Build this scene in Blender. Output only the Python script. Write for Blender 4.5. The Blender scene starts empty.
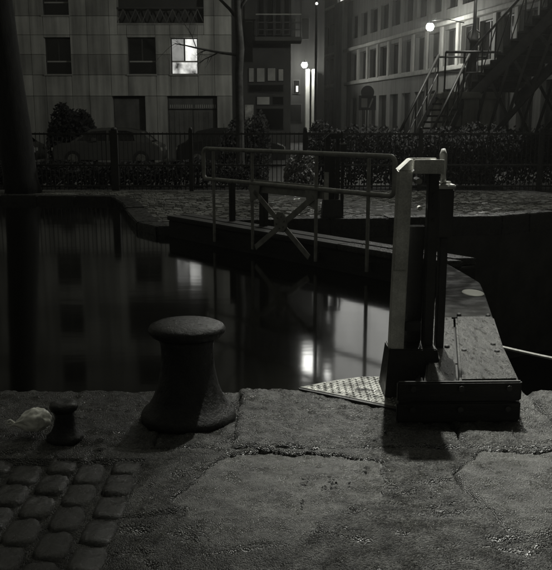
import bpy, bmesh, math, random
import numpy as np
from mathutils import Vector, Matrix

R = math.radians
rnd = random.Random(7)
sc = bpy.context.scene
COL = sc.collection

# ------------------------------------------------------------------ camera, sky, moon, exposure
H_CAM, FPX, TILT = 1.6, 800.0, R(11.4)
cd = bpy.data.cameras.new('camera')
cam = bpy.data.objects.new('camera', cd); COL.objects.link(cam)
cam.location = (0, 0, H_CAM)
cam.rotation_euler = (R(90) - TILT, 0, 0)
cd.sensor_fit = 'HORIZONTAL'; cd.sensor_width = 36.0
cd.lens = 36.0 * FPX / 552.0
cd.clip_start = 0.05; cd.clip_end = 4000
sc.camera = cam

MOON_EL, MOON_AZ = R(58), R(25)          # high, ahead of the camera and a little to the right
world = bpy.data.worlds.new('World'); sc.world = world
world.use_nodes = True
wn, wl = world.node_tree.nodes, world.node_tree.links
wn.clear()
sky = wn.new('ShaderNodeTexSky'); sky.sky_type = 'NISHITA'; sky.sun_disc = False
sky.sun_elevation = MOON_EL; sky.sun_rotation = MOON_AZ
sky.air_density = 1.0; sky.dust_density = 4.0
bw = wn.new('ShaderNodeRGBToBW')
tint = wn.new('ShaderNodeMix'); tint.data_type = 'RGBA'; tint.blend_type = 'MULTIPLY'
tint.inputs['Factor'].default_value = 1.0
tint.inputs['B'].default_value = (1.0, 1.0, 0.84, 1)
bg = wn.new('ShaderNodeBackground'); bg.inputs['Strength'].default_value = 0.021
wo = wn.new('ShaderNodeOutputWorld')
wl.new(sky.outputs[0], bw.inputs[0]); wl.new(bw.outputs[0], tint.inputs['A'])
wl.new(tint.outputs['Result'], bg.inputs['Color']); wl.new(bg.outputs[0], wo.inputs[0])

sd = bpy.data.lights.new('moon', 'SUN'); sd.energy = 0.08; sd.angle = R(12); sd.color = (1, 1, 0.9)
so = bpy.data.objects.new('moon', sd); COL.objects.link(so)
dirv = Vector((math.sin(MOON_AZ) * math.cos(MOON_EL), math.cos(MOON_AZ) * math.cos(MOON_EL), math.sin(MOON_EL)))
so.rotation_euler = dirv.to_track_quat('Z', 'Y').to_euler()
so.location = dirv * 60

HAZE = 0.0010
vs = sc.view_settings
vs.view_transform = 'Standard'; vs.look = 'None'; vs.exposure = 0.0; vs.gamma = 1.0; vs.use_curve_mapping = False
sc.render.film_transparent = False
sc.cycles.use_denoising = True
sc.cycles.max_bounces = 5
sc.cycles.sample_clamp_indirect = 4.0

# ------------------------------------------------------------------ pixel helpers (a direction only; depth is always chosen from what is touched)
_c, _s = math.cos(TILT), math.sin(TILT)
def ray(px, py):
    x = (px - 276) / FPX; y = (285 - py) / FPX
    return Vector((x, _c + y * _s, -_s + y * _c))
def gp(px, py, z=0.0):
    d = ray(px, py); k = (z - H_CAM) / d.z
    return Vector((d.x * k, d.y * k, z))
def dp(px, py, D):
    d = ray(px, py); k = D / d.y
    return Vector((d.x * k, D, H_CAM + d.z * k))

# ------------------------------------------------------------------ materials
MATS = {}
def M(name, v, rough=0.7, metal=0.0, var=0.3, scale=4.0, bump=0.0, bscale=60.0, rvar=0.0, spec=0.5, speck=0.0, rand=0.0, warm=0.93, stretch=None, streak=0.0, grit=0.0, gamt=0.6):
    m = bpy.data.materials.new(name); m.use_nodes = True
    n, l = m.node_tree.nodes, m.node_tree.links
    b = n['Principled BSDF']
    tc = n.new('ShaderNodeTexCoord')
    src = tc.outputs['Object']
    if stretch:
        mp = n.new('ShaderNodeMapping'); mp.inputs['Scale'].default_value = stretch
        l.new(src, mp.inputs[0]); src = mp.outputs[0]
    nz = n.new('ShaderNodeTexNoise'); nz.inputs['Scale'].default_value = scale; nz.inputs['Detail'].default_value = 8; nz.inputs['Roughness'].default_value = 0.62
    l.new(src, nz.inputs['Vector'])
    mr = n.new('ShaderNodeMapRange'); mr.inputs['From Min'].default_value = 0.3; mr.inputs['From Max'].default_value = 0.7
    mr.inputs['To Min'].default_value = v * (1 - var); mr.inputs['To Max'].default_value = v * (1 + var)
    l.new(nz.outputs['Fac'], mr.inputs['Value'])
    val = mr.outputs['Result']
    def mul(a, sock):
        q = n.new('ShaderNodeMath'); q.operation = 'MULTIPLY'
        l.new(a, q.inputs[0]); l.new(sock, q.inputs[1]); return q.outputs[0]
    if speck:
        n2 = n.new('ShaderNodeTexNoise'); n2.inputs['Scale'].default_value = 120; n2.inputs['Detail'].default_value = 4
        l.new(tc.outputs['Object'], n2.inputs['Vector'])
        m2 = n.new('ShaderNodeMapRange'); m2.inputs['From Min'].default_value = 0.35; m2.inputs['From Max'].default_value = 0.65
        m2.inputs['To Min'].default_value = 1 - speck; m2.inputs['To Max'].default_value = 1 + speck
        l.new(n2.outputs['Fac'], m2.inputs['Value']); val = mul(val, m2.outputs['Result'])
    vd = None
    if grit:
        vo = n.new('ShaderNodeTexVoronoi'); vo.inputs['Scale'].default_value = grit
        l.new(tc.outputs['Object'], vo.inputs['Vector'])
        sp = n.new('ShaderNodeSeparateColor'); l.new(vo.outputs['Color'], sp.inputs[0])
        pw = n.new('ShaderNodeMath'); pw.operation = 'POWER'; pw.inputs[1].default_value = 1.8; l.new(sp.outputs[0], pw.inputs[0])
        mg = n.new('ShaderNodeMapRange'); mg.inputs['To Min'].default_value = 1 - gamt; mg.inputs['To Max'].default_value = 1 + 1.9 * gamt
        l.new(pw.outputs[0], mg.inputs['Value']); val = mul(val, mg.outputs['Result']); vd = vo.outputs['Distance']
    if streak:
        mp2 = n.new('ShaderNodeMapping'); mp2.inputs['Scale'].default_value = (2.2, 2.2, 0.16)
        l.new(tc.outputs['Object'], mp2.inputs[0])
        n4 = n.new('ShaderNodeTexNoise'); n4.inputs['Scale'].default_value = 1.6; n4.inputs['Detail'].default_value = 6
        l.new(mp2.outputs[0], n4.inputs['Vector'])
        m4 = n.new('ShaderNodeMapRange'); m4.inputs['From Min'].default_value = 0.32; m4.inputs['From Max'].default_value = 0.66
        m4.inputs['To Min'].default_value = 1 - streak; m4.inputs['To Max'].default_value = 1.1
        l.new(n4.outputs['Fac'], m4.inputs['Value']); val = mul(val, m4.outputs['Result'])
    if rand:
        oi = n.new('ShaderNodeObjectInfo')
        m3 = n.new('ShaderNodeMapRange'); m3.inputs['To Min'].default_value = 1 - rand; m3.inputs['To Max'].default_value = 1 + rand
        l.new(oi.outputs['Random'], m3.inputs['Value']); val = mul(val, m3.outputs['Result'])
    cc = n.new('ShaderNodeCombineColor')
    l.new(val, cc.inputs[0]); l.new(val, cc.inputs[1])
    w = n.new('ShaderNodeMath'); w.operation = 'MULTIPLY'; w.inputs[1].default_value = warm
    l.new(val, w.inputs[0]); l.new(w.outputs[0], cc.inputs[2])
    l.new(cc.outputs[0], b.inputs['Base Color'])
    b.inputs['Metallic'].default_value = metal
    b.inputs['Specular IOR Level'].default_value = spec
    if rvar:
        n5 = n.new('ShaderNodeTexNoise'); n5.inputs['Scale'].default_value = scale * 1.7; n5.inputs['Detail'].default_value = 5
        l.new(src, n5.inputs['Vector'])
        m5 = n.new('ShaderNodeMapRange'); m5.inputs['From Min'].default_value = 0.35; m5.inputs['From Max'].default_value = 0.65
        m5.inputs['To Min'].default_value = max(0.03, rough - rvar); m5.inputs['To Max'].default_value = min(1, rough + rvar)
        l.new(n5.outputs['Fac'], m5.inputs['Value']); l.new(m5.outputs['Result'], b.inputs['Roughness'])
    else:
        b.inputs['Roughness'].default_value = rough
    if bump:
        n6 = n.new('ShaderNodeTexNoise'); n6.inputs['Scale'].default_value = bscale; n6.inputs['Detail'].default_value = 6; n6.inputs['Roughness'].default_value = 0.7
        l.new(src, n6.inputs['Vector'])
        bp = n.new('ShaderNodeBump'); bp.inputs['Strength'].default_value = min(1, bump); bp.inputs['Distance'].default_value = 0.01 * max(1, bump)
        hs = n6.outputs['Fac']
        if vd is not None:
            sb = n.new('ShaderNodeMath'); sb.operation = 'MULTIPLY_ADD'; sb.inputs[1].default_value = -0.8; l.new(vd, sb.inputs[0]); l.new(hs, sb.inputs[2]); hs = sb.outputs[0]
        l.new(hs, bp.inputs['Height']); l.new(bp.outputs[0], b.inputs['Normal'])
    MATS[name] = m
    return m
def EM(name, strength, var=0.0, scale=1.0, tintc=(1, 1, 0.95), bands=None):
    m = bpy.data.materials.new(name); m.use_nodes = True
    n, l = m.node_tree.nodes, m.node_tree.links
    n.remove(n['Principled BSDF'])
    e = n.new('ShaderNodeEmission'); e.inputs['Color'].default_value = (*tintc, 1); e.inputs['Strength'].default_value = strength
    if var:
        tc = n.new('ShaderNodeTexCoord'); mp = n.new('ShaderNodeMapping')
        mp.inputs['Scale'].default_value = bands or (1, 1, 1)
        nz = n.new('ShaderNodeTexNoise'); nz.inputs['Scale'].default_value = scale; nz.inputs['Detail'].default_value = 3
        mr = n.new('ShaderNodeMapRange'); mr.inputs['From Min'].default_value = 0.35; mr.inputs['From Max'].default_value = 0.65
        mr.inputs['To Min'].default_value = strength * (1 - var); mr.inputs['To Max'].default_value = strength * (1 + var)
        l.new(tc.outputs['Object'], mp.inputs[0]); l.new(mp.outputs[0], nz.inputs['Vector']); l.new(nz.outputs['Fac'], mr.inputs['Value'])
        l.new(mr.outputs[0], e.inputs['Strength'])
    l.new(e.outputs[0], n['Material Output'].inputs[0])
    MATS[name] = m
    return m

M('quay_ground', 0.058, 0.36, var=0.65, scale=6.0, bump=1.0, bscale=30, rvar=0.16, grit=150, gamt=0.5)
M('quay_stone', 0.072, 0.36, var=0.5, scale=5.0, bump=0.7, bscale=26, rvar=0.16, grit=190, gamt=0.4, rand=0.1)
M('coping_stone', 0.058, 0.38, var=0.6, scale=7.0, bump=1.0, bscale=32, rvar=0.16, grit=150, gamt=0.5, rand=0.15)
M('sett_stone', 0.03, 0.28, var=0.4, scale=9, bump=0.6, bscale=70, rvar=0.2, speck=0.3, rand=0.3)
M('cobble_wet', 0.22, 0.17, var=0.5, scale=1.2, bump=0.4, bscale=40, rvar=0.12, speck=0.2)
M('far_ground', 0.055, 0.75, var=0.35, scale=0.8, bump=0.4, bscale=30)
M('chamber_wall', 0.06, 0.8, var=0.5, scale=2, bump=0.5, bscale=20)
M('iron_black', 0.022, 0.45, metal=0.0, var=0.4, scale=9, bump=0.35, bscale=80, rvar=0.15)
M('iron_bollard', 0.014, 0.42, var=0.7, scale=13, bump=0.9, bscale=40, rvar=0.15, spec=0.5)
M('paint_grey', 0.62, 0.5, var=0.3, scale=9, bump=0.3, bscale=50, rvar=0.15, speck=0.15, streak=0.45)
M('paint_rail', 0.32, 0.42, var=0.35, scale=10, bump=0.2, bscale=70, rvar=0.12)
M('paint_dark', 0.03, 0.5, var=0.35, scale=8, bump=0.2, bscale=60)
M('paint_white', 0.55, 0.5, var=0.12, scale=8)
M('gate_timber', 0.022, 0.6, var=0.5, scale=4, bump=0.8, bscale=25, stretch=(1, 1, 6))
M('gate_deck', 0.055, 0.42, var=0.7, scale=5, bump=0.9, bscale=45, rvar=0.2, grit=140, gamt=0.5, stretch=(5, 1, 5))
M('gate_deck_dark', 0.016, 0.75, var=0.6, scale=6, bump=0.3, bscale=50, rvar=0.15, spec=0.15)
M('tread_steel', 0.3, 0.36, metal=0.85, var=0.35, scale=9, bump=0.2, bscale=90, rvar=0.14)
M('bag_plastic', 0.9, 0.45, var=0.1, scale=14, bump=0.3, bscale=30)
M('bark_dark', 0.018, 0.9, var=0.6, scale=4, bump=1.0, bscale=18, stretch=(3, 3, 0.7))
M('bark', 0.06, 0.9, var=0.6, scale=5, bump=0.8, bscale=14)
M('leaf_dark', 0.014, 0.75, var=0.5, scale=2.0)
M('leaf_pale', 0.13, 0.5, var=0.5, scale=4.0)
M('panel_light', 0.58, 0.8, var=0.18, scale=0.9, bump=0.2, bscale=25, rand=0.14, streak=0.45)
M('panel_dark', 0.42, 0.8, var=0.2, scale=0.9, bump=0.2, bscale=25, rand=0.14, streak=0.5)
M('core_dark', 0.07, 0.85, var=0.2, scale=0.7)
M('frame_pale', 0.4, 0.6, var=0.15, scale=3)
M('frame_dark', 0.07, 0.5, var=0.2, scale=3)
M('glass_dark', 0.012, 0.06, var=0.2, scale=1, spec=0.7)
M('garage_door', 0.14, 0.6, var=0.25, scale=2, bump=0.2, bscale=20, streak=0.3)
M('stone_facade', 0.22, 0.8, var=0.18, scale=0.5, bump=0.25, bscale=14, streak=0.35)
M('stone_trim', 0.42, 0.75, var=0.15, scale=0.9, streak=0.25)
M('wall_far', 0.05, 0.85, var=0.3, scale=0.25, streak=0.35)
M('pilaster_white', 0.82, 0.7, var=0.12, scale=1.5)
M('bay_wall', 0.12, 0.8, var=0.25, scale=0.8)
M('shop_panel', 0.6, 0.6, var=0.3, scale=1.1)
M('poster', 0.5, 0.6, var=0.8, scale=3.0)
M('iron_bridge', 0.04, 0.5, var=0.35, scale=5, bump=0.2, bscale=40)
M('pedestal_stone', 0.42, 0.8, var=0.3, scale=1.6, bump=0.4, bscale=20, streak=0.5)
M('car_paint', 0.10, 0.2, metal=0.2, var=0.06, scale=3)
M('car_paint_dark', 0.02, 0.2, var=0.06, scale=3)
M('tyre', 0.02, 0.85)
M('roof_zinc', 0.12, 0.6, var=0.2, scale=0.5)
M('rope', 0.4, 0.8, var=0.3, scale=40)
EM('lit_pane', 0.95, var=0.35, scale=1.6, bands=(2.5, 1, 1.2))
EM('lit_pane_dim', 0.22, var=0.25, scale=2.0)
EM('lit_pane_mixed', 0.5, var=0.9, scale=2.4, bands=(1, 1, 0.8))
EM('lit_unseen', 1.05, var=0.12, scale=0.35)
EM('lit_bright', 9.0, var=0.25, scale=1.0)
EM('lantern_glow', 220.0)
EM('tiny_light', 1.2)

m = bpy.data.materials.new('water'); m.use_nodes = True
n, l = m.node_tree.nodes, m.node_tree.links
b = n['Principled BSDF']
b.inputs['Base Color'].default_value = (0.006, 0.006, 0.005, 1)
b.inputs['Roughness'].default_value = 0.075; b.inputs['IOR'].default_value = 1.333
tc = n.new('ShaderNodeTexCoord'); mp = n.new('ShaderNodeMapping'); mp.inputs['Scale'].default_value = (0.7, 1.6, 1)
nz = n.new('ShaderNodeTexNoise'); nz.inputs['Scale'].default_value = 2.2; nz.inputs['Detail'].default_value = 2
bp = n.new('ShaderNodeBump'); bp.inputs['Strength'].default_value = 0.06; bp.inputs['Distance'].default_value = 0.012
l.new(tc.outputs['Object'], mp.inputs[0]); l.new(mp.outputs[0], nz.inputs['Vector'])
l.new(nz.outputs['Fac'], bp.inputs['Height']); l.new(bp.outputs[0], b.inputs['Normal'])
MATS['water'] = m

# ------------------------------------------------------------------ mesh helpers
def new_obj(name, me, parent=None):
    o = bpy.data.objects.new(name, me); COL.objects.link(o)
    if parent is not None:
        o.parent = parent
        p = parent; off = Vector((0, 0, 0))
        while p is not None and not p.get('_shared'):
            off = off; break
        o.matrix_parent_inverse = WORLD[parent.name].inverted()
    WORLD[o.name] = Matrix.Identity(4)
    return o
WORLD = {}
class MB:
    def __init__(s): s.v = []; s.f = []
    def box(s, x0, x1, y0, y1, z0, z1, mat=None):
        k = len(s.v)
        P = [(x, y, z) for z in (z0, z1) for y in (y0, y1) for x in (x0, x1)]
        s.v += [tuple(mat @ Vector(p)) if mat else p for p in P]
        s.f += [tuple(k + i for i in q) for q in ((0, 2, 3, 1), (4, 5, 7, 6), (0, 1, 5, 4), (2, 6, 7, 3), (0, 4, 6, 2), (1, 3, 7, 5))]
        return s
    def bar(s, a, b, w, h, up=(0, 0, 1)):
        a, b = Vector(a), Vector(b); d = (b - a); L = d.length; d.normalize()
        u = Vector(up); x = d.cross(u)
        if x.length < 1e-4: x = d.cross(Vector((1, 0, 0)))
        x.normalize(); u = x.cross(d).normalized()
        mt = Matrix((( x.x, d.x, u.x, a.x), (x.y, d.y, u.y, a.y), (x.z, d.z, u.z, a.z), (0, 0, 0, 1)))
        return s.box(-w / 2, w / 2, 0, L, -h / 2, h / 2, mt)
    def prism(s, poly, z0, z1):
        k = len(s.v); N = len(poly)
        s.v += [(p[0], p[1], z0) for p in poly] + [(p[0], p[1], z1) for p in poly]
        s.f.append(tuple(k + i for i in reversed(range(N)))); s.f.append(tuple(k + N + i for i in range(N)))
        for i in range(N):
            j = (i + 1) % N
            s.f.append((k + i, k + j, k + N + j, k + N + i))
        return s
    def tube(s, pts, r, n=10, cap=True):
        pts = [Vector(p) for p in pts]; N = len(pts)
        rs = r if isinstance(r, (list, tuple)) else [r] * N
        k = len(s.v); u = None
        for i, p in enumerate(pts):
            d = (pts[min(i + 1, N - 1)] - pts[max(i - 1, 0)])
            if d.length < 1e-9: d = Vector((0, 0, 1))
            d.normalize()
            if u is None:
                u = d.orthogonal().normalized()
            else:
                u = (u - d * u.dot(d))
                u = u.normalized() if u.length > 1e-6 else d.orthogonal().normalized()
            w = d.cross(u)
            for a in range(n):
                t = 2 * math.pi * a / n
                s.v.append(tuple(p + (u * math.cos(t) + w * math.sin(t)) * rs[i]))
        for i in range(N - 1):
            for a in range(n):
                b2 = (a + 1) % n
                s.f.append((k + i * n + a, k + i * n + b2, k + (i + 1) * n + b2, k + (i + 1) * n + a))
        if cap:
            s.f.append(tuple(k + a for a in reversed(range(n)))); s.f.append(tuple(k + (N - 1) * n + a for a in range(n)))
        return s
    def lathe(s, prof, c=(0, 0, 0), n=32, sx=1, sy=1):
        k = len(s.v); N = len(prof)
        for r, z in prof:
            for a in range(n):
                t = 2 * math.pi * a / n
                s.v.append((c[0] + r * sx * math.cos(t), c[1] + r * sy * math.sin(t), c[2] + z))
        for i in range(N - 1):
            for a in range(n):
                b2 = (a + 1) % n
                s.f.append((k + i * n + a, k + i * n + b2, k + (i + 1) * n + b2, k + (i + 1) * n + a))
        s.f.append(tuple(k + a for a in reversed(range(n)))); s.f.append(tuple(k + (N - 1) * n + a for a in range(n)))
        return s
    def mesh(s, name, mat, smooth=False, bevel=0.0):
        me = bpy.data.meshes.new(name); me.from_pydata(s.v, [], s.f)
        bm = bmesh.new(); bm.from_mesh(me)
        if bevel:
            ed = [e for e in bm.edges if len(e.link_faces) == 2 and e.calc_face_angle(0) > 0.6]
            bmesh.ops.bevel(bm, geom=ed, offset=bevel, segments=2, affect='EDGES', clamp_overlap=True)
        bmesh.ops.recalc_face_normals(bm, faces=bm.faces)
        bm.to_mesh(me); bm.free()
        me.materials.append(MATS[mat])
        if smooth: me.polygons.foreach_set('use_smooth', [True] * len(me.polygons))
        me.update()
        return me
    def build(s, name, mat, parent=None, smooth=False, bevel=0.0):
        return new_obj(name, s.mesh(name, mat, smooth, bevel), parent)
def thing(name, label, cat, loc, group=None):
    o = bpy.data.objects.new(name, None); COL.objects.link(o)
    o.empty_display_size = 0.2; o.location = loc
    WORLD[o.name] = Matrix.Translation(Vector(loc))
    tag(o, label, cat, group)
    return o
def tag(o, label=None, cat=None, group=None, kind=None):
    if label: o['label'] = label
    if cat: o['category'] = cat
    if group: o['group'] = group
    if kind: o['kind'] = kind
    return o
def inst(name, me, parent, loc=(0, 0, 0), rot=None, scale=None):
    o = bpy.data.objects.new(name, me); COL.objects.link(o)
    if parent is not None:
        o.parent = parent; o.matrix_parent_inverse = WORLD[parent.name].inverted()
    o.location = loc
    if rot: o.rotation_euler = rot
    if scale: o.scale = scale
    return o
def copy_thing(root, loc, label, rotz=None):
    c = root.copy(); COL.objects.link(c); c.location = loc; c['label'] = label
    if rotz is not None: c.rotation_euler = (0, 0, rotz)
    for ch in root.children:
        a = ch.copy(); COL.objects.link(a); a.parent = c
        for g in ch.children:
            e = g.copy(); COL.objects.link(e); e.parent = a
    return c

# ------------------------------------------------------------------ numpy noise for real relief
_pr = np.random.RandomState(11)
_perm = _pr.permutation(512)
_perm = np.concatenate([_perm, _perm, _perm])
_gr = _pr.uniform(0, 2 * math.pi, 512)
def perlin(x, y):
    xi = np.floor(x).astype(int); yi = np.floor(y).astype(int)
    xf = x - xi; yf = y - yi
    u = xf * xf * xf * (xf * (xf * 6 - 15) + 10); v = yf * yf * yf * (yf * (yf * 6 - 15) + 10)
    def g(ix, iy, dx, dy):
        a = _gr[_perm[(_perm[ix % 512] + iy) % 512]]
        return np.cos(a) * dx + np.sin(a) * dy
    n00 = g(xi, yi, xf, yf); n10 = g(xi + 1, yi, xf - 1, yf)
    n01 = g(xi, yi + 1, xf, yf - 1); n11 = g(xi + 1, yi + 1, xf - 1, yf - 1)
    return ((n00 * (1 - u) + n10 * u) * (1 - v) + (n01 * (1 - u) + n11 * u) * v) * 1.5
def fbm(x, y, f, o=4, g=0.5):
    s = 0; a = 1.0
    for i in range(o):
        s = s + a * perlin(x * f + 17.3 * i, y * f - 9.1 * i); a *= g; f *= 2.07
    return s
def ridged(x, y, f, o=3):
    s = 0; a = 1.0
    for i in range(o):
        s = s + a * (1 - 2 * np.abs(perlin(x * f + 5.1 * i, y * f + 3.7 * i))); a *= 0.55; f *= 2.1
    return s
def poly_sd(X, Y, poly):
    """signed distance to a polygon, positive inside"""
    d = np.full(X.shape, 1e9); ins = np.zeros(X.shape, bool); N = len(poly)
    for i in range(N):
        ax, ay = poly[i][0], poly[i][1]; bx, by = poly[(i + 1) % N][0], poly[(i + 1) % N][1]
        ex, ey = bx - ax, by - ay
        t = np.clip(((X - ax) * ex + (Y - ay) * ey) / (ex * ex + ey * ey + 1e-12), 0, 1)
        d = np.minimum(d, np.hypot(X - ax - t * ex, Y - ay - t * ey))
        c1 = (ay > Y) != (by > Y)
        xi = ax + (Y - ay) / (ey if abs(ey) > 1e-12 else 1e-12) * ex
        ins ^= c1 & (X < xi)
    return np.where(ins, d, -d)
def sstep(a, b, x):
    t = np.clip((x - a) / (b - a), 0, 1); return t * t * (3 - 2 * t)
def grid_mesh(name, xs, ys, Z, mat, skirt=None):
    nx, ny = len(xs), len(ys)
    X, Y = np.meshgrid(xs, ys)
    v = np.stack([X, Y, Z], -1).reshape(-1, 3)
    i = np.arange(nx * ny).reshape(ny, nx)
    f = np.stack([i[:-1, :-1], i[:-1, 1:], i[1:, 1:], i[1:, :-1]], -1).reshape(-1, 4)
    V = v.tolist(); Fc = f.tolist()
    if skirt is not None:
        ring = list(i[0, :]) + list(i[1:, -1]) + list(i[-1, -2::-1]) + list(i[-2:0:-1, 0])
        k = len(V); N = len(ring)
        for q in ring: V.append([V[q][0], V[q][1], skirt])
        for a in range(N):
            b2 = (a + 1) % N
            Fc.append([int(ring[b2]), int(ring[a]), k + a, k + b2])
    me = bpy.data.meshes.new(name); me.from_pydata(V, [], Fc)
    me.materials.append(MATS[mat])
    sm = [True] * len(f) + [False] * (len(Fc) - len(f))
    me.polygons.foreach_set('use_smooth', sm)
    me.update(); return me

# ================================================================== THE SETTING
EDGE = 4.68                                  # near lip of the lock, metres from the camera
WATER = -0.10

slabA = [gp(*p) for p in ((225, 451), (262, 449), (300, 453), (330, 456), (385, 461), (382, 480), (380, 497), (348, 506), (318, 522), (295, 540), (215, 545), (175, 500))]
slabB = [gp(*p) for p in ((455, 474), (459, 463), (480, 452), (552, 449), (620, 450), (640, 520), (552, 536), (505, 530), (475, 505))]
SLABS = [slabA, slabB]
SETT = (-2.5, -0.66, 1.9, 3.62)

def axis(lo, a, b, hi, step):
    """dense between a and b, growing outwards"""
    mid = list(np.arange(a, b + 1e-6, step)); L = []; x = a; s = step
    while x > lo:
        s *= 1.35; x -= s; L.append(max(x, lo))
    U = []; x = mid[-1]; s = step
    while x < hi:
        s *= 1.35; x += s; U.append(min(x, hi))
    return np.array(L[::-1] + mid + U)
xs = axis(-120, -2.3, 2.3, 120, 0.0125)
ys = axis(-150, 2.2, EDGE - 0.02, EDGE - 0.02, 0.0125)
X, Y = np.meshgrid(xs, ys)
near = np.exp(-np.maximum(0, np.abs(X) - 3) * 0.8) * np.exp(-np.maximum(0, 2 - Y) * 0.8)
warp = fbm(X, Y, 1.1, 2) * 0.35
Z = 0.012 * fbm(X, Y, 1.3, 3) + 0.032 * ridged(X * 0.45 + warp, Y * 1.35 + warp, 3.1, 4) + 0.010 * fbm(X, Y, 7, 5, 0.6)
Z = np.minimum(Z, 0.022) * near - 0.020
for P in SLABS:
    s_ = poly_sd(X, Y, P)
    s_ = s_ + 0.03 * fbm(X, Y, 5, 4, 0.6)
    Z = Z - 0.06 * sstep(-0.004, 0.010, s_) - 0.012 * np.exp(-(s_ / 0.012) ** 2) * sstep(0, .5, fbm(X + 3, Y, 3, 2))
Ye = Y + 0.03 * fbm(X, Y, 4, 4, 0.6)
Z = Z - 0.06 * sstep(3.780, 3.790, Ye)
inS = (X > SETT[0] - .02) & (X < SETT[1] + .02) & (Y > SETT[2] - .02) & (Y < SETT[3] + .02)
Z = np.where(inS, -0.028 + 0.006 * fbm(X, Y, 12, 3), Z)
quay = new_obj('near_quay', grid_mesh('near_quay', xs, ys, Z, 'quay_ground', skirt=-4.0))
tag(quay, 'worn dark stone quay in the foreground', kind='structure')

def stone_piece(name, poly, top, mat, step=0.0125, amp=0.004, rnd_edge=0.035, seed=0, parent=quay, rough=14):
    x0 = min(p[0] for p in poly) - .04; x1 = max(p[0] for p in poly) + .04
    y0 = min(p[1] for p in poly) - .04; y1 = min(EDGE + .01, max(p[1] for p in poly) + .04)
    gx = np.linspace(x0, x1, max(4, int((x1 - x0) / step))); gy = np.linspace(y0, y1, max(4, int((y1 - y0) / step)))
    A, B = np.meshgrid(gx, gy)
    s_ = poly_sd(A, B, poly) + 0.03 * fbm(A, B, 5, 4, 0.6) + 0.004
    z = top + amp * fbm(A + seed * 3.1, B, rough, 4, 0.6) + 0.014 * fbm(A + seed, B - seed, 2.1, 3) + 0.004 * ridged(A + seed, B * 1.6, 5, 3)
    z = -0.06 + (z + 0.06) * np.clip(sstep(-0.012, rnd_edge, s_), 0, 1) ** 0.35
    return new_obj(name, grid_mesh(name, gx, gy, z, mat), parent)
stone_piece('paving_slab', slabA, -0.013, 'quay_stone', amp=0.0045, rnd_edge=.012, seed=1.7)
stone_piece('paving_slab', slabB, 0.004, 'quay_stone', amp=0.006, seed=4.1, rnd_edge=0.05)
cx = [-5.2, -4.0, -2.85, -1.75, -0.62, -0.22, 0.96, 1.52, 2.6, 3.7, 4.8]
for i in range(len(cx) - 1):
    a, b2 = cx[i] + 0.008, cx[i + 1] - 0.008
    j = rnd.uniform(-.02, .02)
    poly = [(a, 3.79 + j), (b2, 3.78 + rnd.uniform(-.03, .03)), (b2, EDGE), (a, EDGE)]
    o = stone_piece('coping_stone', poly, rnd.uniform(-.006, .006), 'coping_stone', amp=0.008, rnd_edge=0.025, seed=i * 2.3)
# granite face of the quay under the coping, and the ring of setts
sx, sy = 0.155, 0.215
setts = []
for q in range(4):
    gx = np.linspace(-sx / 2, sx / 2, 11); gy = np.linspace(-sy / 2, sy / 2, 13)
    A, B = np.meshgrid(gx, gy)
    e_ = 1 - np.maximum((np.abs(A) / (sx / 2)) ** 4 + (np.abs(B) / (sy / 2)) ** 4, 0) ** .25 + .05 * fbm(A + q * 3.3, B, 14, 2)
    z = -.045 + .045 * np.clip(sstep(.02, .22, e_), 0, 1) ** .5 + .008 * fbm(A + q * 5.7, B - q, 9, 3) + .006 * (1 - (A / sx) ** 2 * 4)
    me = grid_mesh('sett', gx, gy, z, 'sett_stone')
    setts.append(me)
x = SETT[0] + sx / 2; k = 0
while x < SETT[1]:
    y = SETT[2] + sy / 2 + (k % 2) * sy * .5
    while y < SETT[3]:
        inst('sett', setts[rnd.randrange(4)], quay, (x + rnd.uniform(-.004, .004), y + rnd.uniform(-.004, .004), -0.012 + rnd.uniform(-.005, .005)), (rnd.uniform(-.025, .025), rnd.uniform(-.025, .025), rnd.uniform(-.02, .02)))
        y += sy
    x += sx; k += 1

# far side: one sheet out to the horizon with the canal wall below its lip
far_lip = [(-150, 17.9), (-6.15, 17.85), (-3.6, 17.65), (-3.1, 16.2), (-2.6, 14.2), (-2.25, 12.95), (-1.85, 12.4), (-1.45, 12.3), (-1.1, 12.6), (-0.8, 13.2), (0.9, 13.4), (3.9, 13.8), (5.1, 14.6), (7.5, 15.0), (150, 15.0)]
mb = MB()
K = len(far_lip)
mb.v += [(p[0], p[1], 0) for p in far_lip] + [(p[0], p[1], -5) for p in far_lip] + [(150, 300, 0), (-150, 300, 0)]
mb.f.append(tuple(range(K)) + (2 * K, 2 * K + 1))
for i in range(K - 1): mb.f.append((i, i + 1, K + i + 1, K + i))
far = mb.build('far_quay', 'far_ground'); tag(far, 'dark far bank of the canal and the street behind it', kind='structure')
far.data.materials.append(MATS['chamber_wall'])
for p in far.data.polygons:
    if abs(p.normal.z) < .5: p.material_index = 1
# worn kerb of squared blocks along the far lip
tot = 0
for i in range(1, K - 1):
    a, b2 = Vector((*far_lip[i], 0)), Vector((*far_lip[i + 1], 0))
    if i == K - 2: b2 = Vector((14, 15.0, 0))
    if i == 0: a = Vector((-12, 17.87, 0))
    L = (b2 - a).length; nseg = max(1, round(L / 0.95)); d = (b2 - a) / nseg
    nrm = Vector((-d.y, d.x, 0)).normalized()
    for q in range(nseg):
        p0 = a + d * q + d.normalized() * .006; p1 = a + d * (q + 1) - d.normalized() * .006
        z1 = 0.035 + rnd.uniform(-.008, .008)
        mb = MB(); mb.prism([p0 - nrm * .02, p1 - nrm * .02, p1 + nrm * .36, p0 + nrm * .36], -0.3, z1)
        mb.build('kerb_block', 'sett_stone', far, bevel=0.018)
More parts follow.
